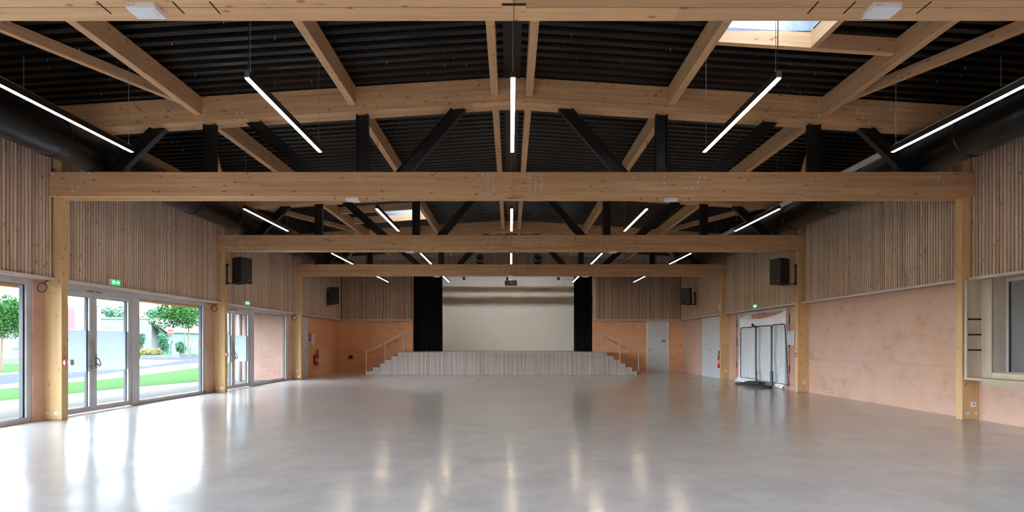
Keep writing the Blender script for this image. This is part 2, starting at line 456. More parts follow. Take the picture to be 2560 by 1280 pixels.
for k, (a, b) in enumerate(BAYS):
    for s in (-1, 1):
        if (k, s) in SKYL:
            h0, h1 = SKYL[(k, s)]
            d = MB(); deck(d, s, 0, 2.64, a, b); part('deck_sheet', d, M['deck'], ceiling)
            d = MB(); deck(d, s, 3.90, 7.7, a, b); part('deck_sheet', d, M['deck'], ceiling)
            d = MB(); deck(d, s, 2.64, 3.90, a, h0); deck(d, s, 2.64, 3.90, h1, b); part('deck_sheet', d, M['deck'], ceiling)
        else:
            d = MB(); deck(d, s, 0, 7.7, a, b); part('deck_sheet', d, M['deck'], ceiling)
    y0 = a + 0.318; y1 = b if k < 3 else 23.95
    for s in (-1, 1):
        for x in (0.28, 2.58, 5.08, 7.40):
            z = ZR(x) - 0.148
            timber('purlin', (s * x, y0, z), (s * x, y1, z), 0.11, 0.29, M['purlin'], ceiling)
        xa, xb = ((7.25, 5.24) if k % 2 == 0 else (5.24, 7.25))
        timber('wind_brace', (s * xa, y0 + 0.05, ZR(xa) - 0.08), (s * xb, y1 - 0.05, ZR(xb) - 0.08), 0.09, 0.14, M['purlin'], ceiling)
    rm = MB(); rm.prism([(-0.13, ZR(0.13) - 0.015), (0, ZR(0) - 0.012), (0.13, ZR(0.13) - 0.015), (0.13, ZR(0.13) - 0.004), (0, ZR(0) - 0.002), (-0.13, ZR(0.13) - 0.004)], 'y', y0, y1)
    part('ridge_flashing', rm, M['steel'], ceiling)

# small screw tips hanging through the deck
sc = MB()
for k, (a, b) in enumerate(BAYS[:3]):
    for i in range(150):
        x = random.uniform(-6.6, 6.6); y = math.floor(random.uniform(a + 0.4, b - 0.1) / 0.2) * 0.2 + 0.04
        if any(abs(abs(x) - p) < 0.12 for p in (0.28, 2.58, 5.08)): continue
        if any(kk == k and s * x > 2.5 and s * x < 4.05 and h[0] - .15 < y < h[1] + .15 for (kk, s), h in SKYL.items()): continue
        sc.cyl((x, y, ZR(x) + 0.01), (x, y, ZR(x) - random.uniform(0.02, 0.045)), 0.004, 4)
tag(part('screw_tips', sc, M['bolt'], ceiling), kind='stuff')

# skylights
for (k, s), (h0, h1) in SKYL.items():
    lab = 'square roof skylight with pale timber trimmers, in front of the first full truss' if k == 0 else 'square roof skylight with pale timber trimmers, between second and third full truss'
    sk = thing('skylight', lab, 'skylight', (s * 3.3, (h0 + h1) / 2, ZR(3.3) - 0.2))
    for y in (h0 - 0.04, h1 + 0.04):
        timber('trimmer', (s * 2.64, y, ZR(2.64) - 0.10), (s * 5.02, y, ZR(5.02) - 0.10), 0.08, 0.2, M['purlin'], sk)
    timber('trimmer', (s * 3.94, h0, ZR(3.94) - 0.10), (s * 3.94, h1, ZR(3.94) - 0.10), 0.08, 0.2, M['purlin'], sk)
    c = MB(); T = 5.95
    xs = sorted((s * 2.62, s * 3.90))
    for (xa, xb, ya, yb) in ((xs[0] - 0.02, xs[0], h0, h1), (xs[1], xs[1] + 0.02, h0, h1), (xs[0] - 0.02, xs[1] + 0.02, h0 - 0.02, h0), (xs[0] - 0.02, xs[1] + 0.02, h1, h1 + 0.02)):
        c.box(xa, xb, ya, yb, ZR(3.9) + 0.02, T)
    part('curb', c, M['zinc'], sk)
    c = MB()
    for (xa, xb, ya, yb) in ((xs[0], xs[0] + 0.03, h0, h1), (xs[1] - 0.03, xs[1], h0, h1), (xs[0], xs[1], h0, h0 + 0.03), (xs[0], xs[1], h1 - 0.03, h1)):
        c.box(xa, xb, ya, yb, 5.74, 5.78)
    part('flashing_lip', c, M['frame'], sk)
    c = MB(); c.box(xs[0] - 0.02, xs[1] + 0.02, h0 - 0.02, h1 + 0.02, T, T + 0.012); part('pane', c, M['opal'], sk)

# ---- side walls
SLATZ0 = 2.33
def side_wall(s):
    w = MB()
    X = lambda a, b: tuple(sorted((s * a, s * b)))
    xo = 7.77 if s < 0 else 7.95
    x0, x1 = X(7.53, xo); w.box(x0, x1, YR, 24.3, 2.285, 5.32)     # upper wall
    x0, x1 = X(7.65, xo)
    if s < 0: segs = [(YR, -1.0), (3.6, 4.1), (8.64, 8.98), (13.55, 14.04), (18.5, 24.3)]
    else: segs = [(YR, 4.0), (8.62, 14.95), (18.12, 24.3)]
    for a, b in segs: w.box(x0, x1, a, b, 0, 2.285)
    if s > 0: w.box(x0, x1, 4.0, 8.62, 0, 0.70); w.box(x0, x1, 14.95, 18.12, 2.24, 2.285)
    return w
def paint_upper(o, zlim):
    me = o.data; me.materials.append(M['backing'])
    for p in me.polygons:
        if p.center.z > zlim and abs(p.normal.x) > 0.5: p.material_index = 1
wl = struct('wall_left', side_wall(-1), M['pink']); paint_upper(wl, 2.4)
wr = struct('wall_right', side_wall(1), M['pink']); paint_upper(wr, 2.4)
# far bay of the window wall: warm light put into the colour, as on the end wall
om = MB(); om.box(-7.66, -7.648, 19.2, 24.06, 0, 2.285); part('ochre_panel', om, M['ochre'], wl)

def colrange(y):
    return any(f + 0.085 < y < f + 0.235 for f in F)
slat_me = []
for wdt in (0.038, 0.041, 0.044):
    b = MB(); b.box(-0.015, 0.015, -wdt / 2, wdt / 2, -1.355, 1.355); slat_me.append(b.mesh('slat', M['slat']))
for s, W in ((-1, wl), (1, wr)):
    y = 5.3
    while y < 23.88:
        if not any(colrange(y + q) for q in (-0.022, 0.022)):
            obj('slat', random.choice(slat_me), W, (s * 7.515, y, 3.685))
        y += 0.0622
    b = MB()
    y = 5.3 - 0.0622
    while y > YR + 0.1:
        b.box(*sorted((s * 7.5, s * 7.53)), y - 0.022, y + 0.022, SLATZ0, 5.04); y -= 0.0622
    tag(part('slats_beyond_view', b, M['slat'], W), kind='stuff')

# ---- white ledge trims under the slats
n = 0
for s in (-1, 1):
    edges = [YR] + [v for f in F for v in (f + 0.095, f + 0.225)] + [23.9]
    for a, b in zip(edges[0::2], edges[1::2]):
        n += 1; t = MB(); t.box(*sorted((s * 7.655, s * 7.475)), a, b, 2.286, 2.329)
        struct('trim_%d' % n, t, M['trim'])

# ---- end wall behind the camera
w = MB(); w.box(-7.95, 7.95, YR - 0.3, YR, 0, 5.75); struct('wall_front', w, M['pink'])

# ---- end wall with the stage opening
OX0, OX1, OZ0, OZ1 = -4.385, 3.66, 0.905, 4.5
w = MB()
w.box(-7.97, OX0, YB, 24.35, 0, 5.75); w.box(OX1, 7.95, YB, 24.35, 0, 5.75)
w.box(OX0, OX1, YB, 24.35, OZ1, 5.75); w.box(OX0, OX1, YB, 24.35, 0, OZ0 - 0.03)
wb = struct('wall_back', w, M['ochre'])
up = MB()
for (xa, xb, z0) in ((-7.53, OX0 - 0.04, 2.32), (OX1 + 0.04, 7.53, 2.32), (OX0 - 0.04, OX1 + 0.04, OZ1)):
    up.box(xa, xb, 23.93, YB, z0, 5.0)
up.prism([(-7.53, 5.0), (7.53, 5.0), (7.53, ZR(7.53) - 0.22), (0, ZR(0) - 0.22), (-7.53, ZR(7.53) - 0.22)], 'y', 23.93, YB)
part('slat_backing', up, M['backing'], wb)
unit = MB(); unit.box(-0.0195, 0.0195, -0.015, 0.015, 0, 1); unit_me = unit.mesh('slat', M['slat'])
x = -7.46
while x < 7.48:
    top = ZR(x) - 0.235
    z0 = OZ1 if OX0 - 0.06 < x < OX1 + 0.06 else SLATZ0
    o = obj('slat', unit_me, wb, (x, 23.915, z0)); o.scale = (1, 1, top - z0)
    x += 0.0622
n += 1; t = MB()
t.box(-7.48, OX0 - 0.02, 23.875, YB, 2.29, 2.329); t.box(OX1 + 0.02, 7.48, 23.875, YB, 2.29, 2.329)
t.box(OX0 - 0.10, OX0 - 0.055, 23.88, YB, 2.329, 4.6); t.box(OX1 + 0.03, OX1 + 0.10, 23.88, YB, 2.329, 4.6)
struct('trim_%d' % n, t, M['trim'])
n += 1; t = MB()
for s in (-1, 1):
    t.prism([(0, ZR(0) - 0.235), (s * 7.5, ZR(7.5) - 0.235), (s * 7.5, ZR(7.5) - 0.20), (0, ZR(0) - 0.20)], 'y', 23.86, YB)
struct('trim_%d' % n, t, M['trim'])
for s in (-1, 1):
    for (xa, xb) in ((0.34, 1.5), (1.504, 2.52), (2.64, 3.8), (3.804, 5.02), (5.14, 6.3), (6.304, 7.34)):
        g = MB(); g.prism([(s * xa, ZR(xa) - 0.20), (s * xb, ZR(xb) - 0.20), (s * xb, ZR(xb) + 0.05), (s * xa, ZR(xa) + 0.05)], 'y', 23.90, YB)
        part('infill_panel', g, M['greypanel'], wb)

# ---- stage house behind the opening
w = MB(); w.box(-5.6, 5.0, 28.3, 28.5, 0.8, 6.2); struct('stage_wall', w, M['screen'])
w = MB()
w.box(-5.8, -5.6, 24.35, 28.5, 0.5, 6.2); w.box(5.0, 5.2, 24.35, 28.5, 0.5, 6.2)
w.box(-5.8, 5.2, 24.35, 24.6, 5.6, 6.0)
struct('stage_wing_wall', w, M['stagedark'])
w = MB()
w.box(-5.8, -4.0, 24.35, 28.5, 6.0, 6.04); w.box(3.4, 5.2, 24.35, 28.5, 6.0, 6.04)
w.box(-4.0, 3.4, 24.35, 25.3, 6.0, 6.04); w.box(-4.0, 3.4, 25.62, 28.5, 6.0, 6.04)
struct('stage_ceiling', w, M['stagedark'])
sp = MB(); sp.box(-4.05, 3.45, 25.25, 25.67, 6.042, 6.05); struct('window_9', sp, M['skyglass'])
portal('stage_rooflight_daylight', (-0.3, 25.46, 6.3), (0, 0, 0), 7.4, 0.32)

# ---- left glazing
GX0, GX1 = -7.755, -7.685
def rect_frame(mb, y0, y1, z0, z1, l, r, b, t, x0=GX0, x1=GX1):
    mb.box(x0, x1, y0, y0 + l, z0, z1); mb.box(x0, x1, y1 - r, y1, z0, z1)
    mb.box(x0, x1, y0 + l, y1 - r, z0, z0 + b); mb.box(x0, x1, y0 + l, y1 - r, z1 - t, z1)
wn = 0
def fixed_window(y0, y1, l=0.07, r=0.09):
    global wn; wn += 1
    m = MB(); rect_frame(m, y0, y1, 0, 2.286, l, r, 0.08, 0.10); w = struct('window_%d' % wn, m, M['frame'])
    m = MB(); rect_frame(m, y0 + l, y1 - r, 0.08, 2.186, 0.03, 0.03, 0.010, 0.010, GX0 - 0.02, GX1 - 0.03); part('gasket', m, M['gasket'], w)
    m = MB(); m.box(-7.735, -7.727, y0 + l, y1 - r, 0.08, 2.186); part('pane', m, M['glass'], w)
dn = 0
def glazed_door(y0, ym, y1, yp):
    """outer frame y0..yp with a post y1..yp; leaves meet at ym"""
    global dn; dn += 1
    m = MB(); m.box(GX0, GX1 + 0.02, y1, yp, 0, 2.286); m.box(GX0, GX1 + 0.01, y0, y1, 2.175, 2.286); m.box(GX0, GX1, y0, y0 + 0.03, 0, 2.175)
    d = struct('door_%d' % dn, m, M['frame'])
    for (a, b, hs) in ((y0 + 0.035, ym - 0.004, 1), (ym + 0.004, y1 - 0.004, -1)):
        m = MB(); rect_frame(m, a, b, 0.012, 2.168, 0.085, 0.085, 0.10, 0.075, GX0, GX1)
        lf = part('door_leaf', m, M['frame'], d)
        m = MB(); rect_frame(m, a + 0.085, b - 0.085, 0.112, 2.093, 0.018, 0.018, 0.008, 0.008, GX0 - 0.01, GX1 - 0.035); part('gasket', m, M['gasket'], lf)
        m = MB(); m.box(-7.735, -7.727, a + 0.085, b - 0.085, 0.112, 2.093); part('pane', m, M['glass'], lf)
        m = MB(); m.box(-7.7265, -7.7245, a + 0.087, b - 0.087, 0.745, 1.49); part('frosted_band', m, M['frost'], lf)
        yy = (b - 0.045) if hs > 0 else (a + 0.045)
        if hs > 0:
            m = MB(); m.path([(GX1, yy, 1.30), (GX1 + 0.05, yy, 1.30), (GX1 + 0.05, yy, 0.82), (GX1, yy, 0.82)], 0.014, 8)
            m.ball((GX1 + 0.02, yy + 0.02, 0.78), 0.025, 8, 6)
        else:
            m = MB(); m.box(GX1, GX1 + 0.02, yy - 0.02, yy + 0.02, 0.80, 1.06)
            m.path([(GX1 + 0.02, yy, 1.0), (GX1 + 0.06, yy + 0.02, 0.96), (GX1 + 0.06, yy + 0.06, 0.86), (GX1 + 0.06, yy + 0.02, 0.84), (GX1 + 0.02, yy, 0.9)], 0.011, 8)
        part('handle', m, M['chrome'], lf)
        m = MB(); m.box(GX1, GX1 + 0.03, yy - 0.12 * (hs > 0) , yy + 0.12 * (hs < 0) + 0.001, 2.19, 2.215); m.cyl((GX1 + 0.03, yy, 2.2), (GX1 + 0.045, yy, 2.2), 0.012); part('door_closer', m, M['chrome'], lf)
fixed_window(-1.0, 3.6); fixed_window(4.1, 8.64)
glazed_door(8.98, 9.92, 10.92, 11.09); fixed_window(11.09, 13.55)
glazed_door(14.04, 14.94, 15.86, 16.08); fixed_window(16.08, 18.5)

# ---- plain doors
def lever(mb, p, along, out):
    p = Vector(p); a = Vector(along); o = Vector(out)
    mb.path([p, p + o * 0.05, p + o * 0.05 + a * 0.13], 0.010, 8); mb.cyl(p, p + o * 0.008, 0.026, 12); q = p - Vector((0, 0, 0.1)); mb.cyl(q, q + o * 0.008, 0.022, 12)
# window side, beyond the third column
dn += 1; m = MB(); m.box(-7.66, -7.635, 19.25, 20.32, 0, 2.24); d = struct('door_%d' % dn, m, M['white'])
m = MB(); m.box(-7.66, -7.628, 19.30, 20.26, 0.012, 2.18); lf = part('door_leaf', m, M['doorgrey'], d)
m = MB(); lever(m, (-7.628, 20.17, 1.02), (0, -1, 0), (1, 0, 0)); part('handle', m, M['chrome'], lf)
# hatch side, two leaves
dn += 1; m = MB(); m.box(7.63, 7.66, 19.55, 21.58, 0, 2.26); d = struct('door_%d' % dn, m, M['white'])
for (a, b) in ((19.60, 20.56), (20.564, 21.52)):
    m = MB(); m.box(7.622, 7.66, a, b, 0.02, 2.20); lf = part('door_leaf', m, M['doorgrey'], d)
m = MB(); lever(m, (7.622, 20.50, 1.02), (0, -1, 0), (-1, 0, 0)); part('handle', m, M['chrome'], lf)
# end wall
dn += 1; m = MB(); m.box(6.03, 7.02, 24.03, YB + 0.02, 0, 2.26); d = struct('door_%d' % dn, m, M['white'])
m = MB(); m.box(6.08, 6.97, 24.022, YB + 0.02, 0.012, 2.22); lf = part('door_leaf', m, M['doorgrey'], d)
m = MB(); lever(m, (6.17, 24.022, 1.02), (1, 0, 0), (0, -1, 0)); part('handle', m, M['chrome'], lf)
m = MB()
for zz in (1.38, 1.33):
    for i in range(5): m.box(6.70 + i * 0.034, 6.726 + i * 0.034, 24.019, 24.022, zz, zz + 0.034)
part('door_lettering', m, M['ink'], lf)
m = MB()
for zz in (0.25, 1.85, 2.0): m.cyl((6.985, 24.02, zz), (6.985, 24.02, zz + 0.09), 0.012, 8)
part('hinge', m, M['chrome'], d)
# lobby behind the sheeted doorway
w = MB(); w.box(9.6, 9.75, 14.3, 18.8, 0, 3.0); w.box(7.95, 9.75, 14.1, 14.3, 0, 3.0); w.box(7.95, 9.75, 18.8, 19.0, 0, 3.0); w.box(7.95, 9.0, 14.1, 19.0, 2.7, 2.8); w.box(9.0, 9.75, 14.1, 15.8, 2.7, 2.8); w.box(9.0, 9.75, 17.2, 19.0, 2.7, 2.8); w.box(7.95, 9.75, 14.1, 19.0, -0.1, 0)
struct('lobby_wall', w, M['pink'])
m = MB()
m.box(7.60, 7.70, 14.93, 15.02, 0, 2.26); m.box(7.60, 7.70, 18.03, 18.14, 0, 2.26); m.box(7.60, 7.70, 15.02, 18.03, 2.18, 2.26)
dn += 1; d = struct('door_%d' % dn, m, M['frame'])
m = MB(); m.box(7.66, 7.70, 17.3, 18.03, 1.95, 2.18); part('transom_panel', m, M['white'], d)
m = MB(); m.box(7.60, 7.63, 16.2, 16.35, 2.15, 2.19); m.box(7.60, 7.63, 16.5, 16.65, 2.15, 2.19); part('door_closer', m, M['chrome'], d)

# ---- kitchen behind the serving hatch
w = MB(); w.box(10.6, 10.75, 2.0, 9.2, 0, 3.0); w.box(7.95, 10.75, 9.1, 9.25, 0, 3.0); w.box(7.95, 10.75, 1.9, 2.05, 0, 3.0); w.box(7.95, 9.6, 1.9, 9.25, 2.6, 2.75); w.box(9.6, 10.75, 1.9, 4.0, 2.6, 2.75); w.box(9.6, 10.75, 8.2, 9.25, 2.6, 2.75); w.box(7.95, 10.75, 1.9, 9.25, -0.1, 0)
struct('kitchen_wall', w, M['tile'])
g = MB(); g.box(9.55, 10.7, 3.95, 8.25, 2.76, 2.77); struct('window_10', g, M['opal'])  # unseen rooflight added to brighten the kitchen behind the hatch glass
g = MB(); g.box(8.95, 9.7, 15.75, 17.25, 2.81, 2.82); struct('window_11', g, M['glass'])  # unseen rooflight added to light the lobby above the sheet

# ================================================================== TRUSSES
def pxA(px, py): return ((px - 1280.0) / 1351 * 8.75, (860.0 - py) / 1351 * 8.75 + EYE)
bolts = []
for cx in (1206.8, 1221.2, 1235.5):
    for i in range(6): bolts.append(pxA(cx, 437.4 + i * 8.27))
for (a, b) in ((842, 155), (892, 155), (904, 201), (953, 201), (963, 248), (1015, 248), (1206, 155), (1206, 201), (1206, 248), (1473, 155), (1383, 248)):
    bolts.append(pxA(560 + a / 3.5556, 400 + b / 3.5556))
bolts += [pxA(511, 443), pxA(511, 468)]
for (a, b) in ((890, 130), (945, 130), (848, 168), (905, 168), (808, 204), (862, 204), (765, 238), (818, 238), (720, 270), (778, 270), (677, 308), (735, 308), (527, 140)):
    bolts.append(pxA(a / 4, 400 + b / 4))
for (a, b) in ((1240, 815), (1278, 808), (1240, 843), (1200, 845), (1198, 876), (1157, 878), (1155, 910), (1115, 915), (1645, 748), (1688, 745), (1705, 797), (1745, 795), (1765, 843), (1805, 840), (1525, 760), (1525, 805), (1525, 858)):
    bolts.append(pxA(a / 2.9767, b / 2.9767))
for (a, b) in ((1018, 625), (920, 732), (148, 685), (148, 732), (152, 785), (1225, 608), (1225, 705)):
    bolts.append(pxA(850 + a / 2.9767, b / 2.9767))
CH0, CH1 = 3.641, 4.030
TL = ['deep timber roof truss overhead at the top edge of the picture, mostly its underside showing',
      'first complete timber and black steel roof truss from the camera',
      'second complete timber and black steel roof truss, with loudspeakers on its columns',
      'third complete timber truss, last before the stage, projector hanging below']
aa = math.atan(0.064)
for k, f in enumerate(F):
    T = thing('roof_truss', TL[k], 'roof truss', (0, f + 0.159, CH0), group='roof trusses')
    for (ya, yb) in ((f, f + 0.155), (f + 0.163, f + 0.318)):
        yc = (ya + yb) / 2
        for s in (-1, 1):
            timber('bottom_chord', (s * 0.002, yc, (CH0 + CH1) / 2), (s * 7.5, yc, (CH0 + CH1) / 2), 0.155, CH1 - CH0, M['glulam'], T)
            hc = 0.395 * math.cos(aa); zc = ZR(0) - 0.395 / 2
            timber('top_chord', (s * 0.002, yc, zc), (s * 7.5, yc, zc - 0.064 * 7.5), 0.155, round(hc, 4), M['glulam'], T, cut0=-0.064, cut1=-0.064)
    if k > 0:
        zt = lambda x: ZR(x) - 0.40
        ym = f + 0.159
        for s in (-1, 1):
            for x in (4.97, 2.46):
                timber('steel_post', (s * x, ym, CH1 - 0.05), (s * x, ym, zt(x) + 0.05), 0.11, 0.19, M['steel'], T, up=(1, 0, 0), profile='I')
            for (xt, xb_) in ((5.80, 6.60), (4.255, 3.29), (0.87, 1.82)):
                p1 = Vector((s * xt, ym, zt(xt))); p0 = Vector((s * xb_, ym, CH1)); d = (p1 - p0).normalized() * 0.06
                timber('steel_diagonal', p0 - d, p1 + d, 0.11, 0.19, M['steel'], T, profile='I')
    bm_ = MB()
    for (x, z) in bolts:
        for s in (-1, 1):
            bm_.cyl((s * abs(x), f + 0.001, z), (s * abs(x), f - 0.003, z), 0.0145, 8); bm_.cyl((s * abs(x), f, z), (s * abs(x), f - 0.016, z), 0.011, 6)
    tag(part('bolt_heads', bm_, M['bolt'], T), kind='stuff')
    # slots cut across the two halves and the central pocket
    for s in (-1, 1):
        for dx in (-0.30, 0.23, 0.49):
            sl = MB(); sl.box(s * 2.62 + s * -dx - 0.006, s * 2.62 + s * -dx + 0.006, f + 0.09, f + 0.23, CH0 - 0.0015, CH0 + 0.01)
            part('plate_slot', sl, M['backing'], T)
    sl = MB(); sl.box(-0.085, 0.085, f + 0.11, f + 0.21, CH0 - 0.0015, CH0 + 0.004); part('joint_pocket', sl, M['purlin'], T)
    sl = MB(); sl.box(-0.085, 0.085, f + 0.11, f + 0.135, CH0 - 0.0025, CH0); sl.box(-0.002, 0.002, f + 0.0, f + 0.318, CH0 - 0.003, CH0); part('joint_shadow_gap', sl, M['backing'], T)

# ---- columns
CL = {0: 'first from the camera', 1: 'carrying a loudspeaker', 2: 'nearest the stage'}
for k, f in enumerate(F[1:]):
    for s in (-1, 1):
        side = 'window wall' if s < 0 else 'blank wall'
        lab = ['honey timber column on the %s, first from the camera', 'honey timber column on the %s with a loudspeaker bracket', 'honey timber column on the %s last before the stage'][k] % side
        c = thing('timber_column', lab, 'column', (s * 7.51, f + 0.16, 0), group='timber columns')
        timber('shaft', (s * 7.51, f + 0.16, 0.004), (s * 7.51, f + 0.16, CH0), 0.28, 0.13, M['column'], c, up=(0, 1, 0))
        timber('upper_shaft', (s * 7.51, f + 0.16, CH1), (s * 7.51, f + 0.16, 5.05), 0.28, 0.13, M['column'], c, up=(0, 1, 0))
        b = MB()
        for xx in (7.46, 7.60): b.cyl((s * xx, f + 0.095, 0.11), (s * xx, f + 0.082, 0.11), 0.016, 8); b.cyl((s * xx, f + 0.095, 0.11), (s * xx, f + 0.092, 0.11), 0.028, 12)
        part('base_bolt', b, M['bolt'], c)
        if s < 0:
            b = MB(); b.box(-7.70, -7.652, f + 0.02, f + 0.10, 0, 2.28); part('timber_batten', b, M['column'], c)

# ================================================================== DUCTS, TRAY
for s in (-1, 1):
    D = thing('ventilation_duct', 'long round black ventilation duct above the %s' % ('windows' if s < 0 else 'blank pink wall'), 'duct', (s * 6.86, 4.0, 4.05), group='round black ducts')
    b = MB(); b.cyl((s * 6.86, YR + 0.1, 4.345), (s * 6.86, 21.4, 4.345), 0.30, 40); part('duct_tube', b, M['duct'], D)
    for p in D.children[0].data.polygons: p.use_smooth = len(p.vertices) == 4
    for y in (5.4, 6.7, 8.05, 9.15, 10.4, 11.6, 13.15, 14.4, 15.7, 17.0, 18.3, 19.9, 21.3):
        b = MB(); b.lathe([(0.296, -0.03), (0.307, -0.024), (0.313, 0), (0.307, 0.024), (0.296, 0.03)], (0, 0, 0), 40)
        o = obj('joint_ring', b.mesh('joint_ring', M['duct'], True), D, (s * 6.86, y, 4.345)); o.rotation_euler = (math.radians(90), 0, 0)
    for y in (7.3, 12.3, 17.4):
        for xx in (6.6, 7.1): b = MB(); b.cyl((s * xx, y, 4.5), (s * xx, y, ZR(xx)), 0.004, 5); part('hanger_rod', b, M['zinc'], D)
b = MB(); b.box(6.44, 6.45, 4.2, 21.0, 4.50, 4.62); b.box(6.44, 6.60, 4.2, 21.0, 4.61, 4.62)
solo('cable_tray', b, M['white'], 'pale grey cable tray running along the blank-wall duct', 'cable tray')

b = MB(); b.path([(-7.2, F[1] + 0.05, CH1 + 0.0065), (-6.9, F[1] + 0.02, CH1 + 0.0065), (-6.2, F[1] + 0.03, CH1 + 0.0065), (-5.6, F[1] + 0.012, CH1 + 0.0065), (-4.9, F[1] + 0.05, CH1 + 0.0065)], 0.006, 8)
solo('conduit', b, M['redplastic'], 'thin red conduit lying on the first complete truss, window side', 'conduit', origin=(-6.0, F[1] + 0.05, CH1))
# ================================================================== LINEAR LAMPS
ROW = ['first row from the camera', 'second row from the camera', 'third row from the camera', 'fourth row, last before the stage']
POS = {-5.09: 'beside the window-side duct', -2.57: 'midway on the window side', 0.0: 'hanging on the ridge line', 2.57: 'midway on the blank-wall side', 5.09: 'beside the blank-wall duct'}
for r in range(4):
    for x in (-5.09, -2.57, 0.0, 2.57, 5.09):
        y0 = 5.23 + 5.06 * r; y1 = y0 + 2.0; z = EYE + 2.565
        if r == 3 and x == 0.0: pass
        T = thing('linear_pendant_lamp', 'lit warm linear lamp %s, %s' % (POS[x], ROW[r]), 'lamp', (x, (y0 + y1) / 2, z), group='linear pendant lamps')
        b = MB(); b.box(x - 0.027, x + 0.027, y0 - 0.01, y1 + 0.01, z + 0.012, z + 0.075)
        b.box(x - 0.027, x - 0.023, y0 - 0.01, y1 + 0.01, z + 0.004, z + 0.012); b.box(x + 0.023, x + 0.027, y0 - 0.01, y1 + 0.01, z + 0.004, z + 0.012)
        part('housing', b, M['steel'], T)
        b = MB(); b.box(x - 0.022, x + 0.022, y0, y1, z, z + 0.0115); part('diffuser', b, M['led'], T)
        zt = (ZR(x) - 0.29) if abs(x) > 1 else ZR(0) - 0.01
        for yy in (y0 + 0.06, y1 - 0.06):
            b = MB(); b.cyl((x, yy, z + 0.07), (x, yy, zt), 0.0025, 5); b.cyl((x, yy, z + 0.075), (x, yy, z + 0.11), 0.008, 6); part('wire', b, M['zinc'], T)
        if abs(x) > 1:
            b = MB(); q = x + (0.06 if x > 0 else -0.06)
            b.path([(x, y0 + 0.02, z + 0.07), (x, y0 + 0.02, z + 0.16), (x + 0.012, y0 + 0.02, zt + 0.03)], 0.0045, 5); part('power_cable', b, M['black'], T)
# emergency light boxes under the chords
for k, f in enumerate(F):
    for s in (-1, 1):
        lab = 'white emergency light box under the %s, %s half' % (['overhead truss', 'first complete truss', 'second complete truss', 'truss by the stage'][k], 'window-side' if s < 0 else 'blank-wall')
        E = thing('emergency_light', lab, 'emergency light', (s * 2.62, f + 0.16, CH0), group='emergency lights under the trusses')
        b = MB(); b.box(s * 2.62 - 0.10, s * 2.62 + 0.10, f + 0.095, f + 0.225, CH0 - 0.042, CH0 - 0.001); part('casing', b, M['plastic'], E)
        b = MB(); b.box(s * 2.62 - 0.075, s * 2.62 + 0.075, f + 0.12, f + 0.20, CH0 - 0.047, CH0 - 0.042); part('lens', b, M['plastic'], E)
        b = MB(); b.cyl((s * 2.62 - 0.045, f + 0.0955, CH0 - 0.018), (s * 2.62 - 0.045, f + 0.0935, CH0 - 0.018), 0.006, 8); b.box(s * 2.62 - 0.09, s * 2.62 - 0.06, f + 0.0935, f + 0.0955, CH0 - 0.024, CH0 - 0.018); part('printed_mark', b, M['print'], E)

# ================================================================== STAGE
SY = 21.84
st = thing('stage', 'low timber stage faced with pale vertical slats, steps at both ends', 'stage', (-0.35, 23.0, 0))
b = MB(); b.box(-4.55, 3.85, SY + 0.03, 24.04, 0, 0.88); part('base', b, M['backing'], st)
b = MB(); b.box(-4.58, 3.89, SY, 24.04, 0.88, 0.905); b.box(OX0, OX1, 24.04, 28.295, 0.88, 0.905); part('deck', b, M['stagefloor'], st)
RISE = 0.905 / 6; RUN = 0.252
for s, xe in ((-1, -4.58), (1, 3.89)):
    for i in range(1, 6):
        xo = xe + s * RUN * (6 - i); xi = xe + s * RUN * (5 - i)
        b = MB(); b.box(min(xo, xi), max(xo, xi), SY + 0.03, 24.0, 0, RISE * i - 0.02); part('step', b, M['backing'], st)
        b = MB(); b.box(min(xo, xi), max(xo, xi), SY, 24.0, RISE * i - 0.02, RISE * i); part('tread', b, M['stagefloor'], st)
u = MB(); u.box(-0.0165, 0.0165, 0, 0.028, 0, 1); um = u.mesh('slat', M['stage_slat'])
x = -5.82
while x < 5.12:
    d = max(-4.58 - x, x - 3.89, 0)
    lev = 6 - math.ceil(d / RUN - 1e-6) if d > 0 else 6
    if lev >= 1:
        o = obj('slat', um, st, (x, SY - 0.028 + 0.0, 0.004)); o.scale = (1, 1, RISE * lev - 0.006)
    x += 0.0537
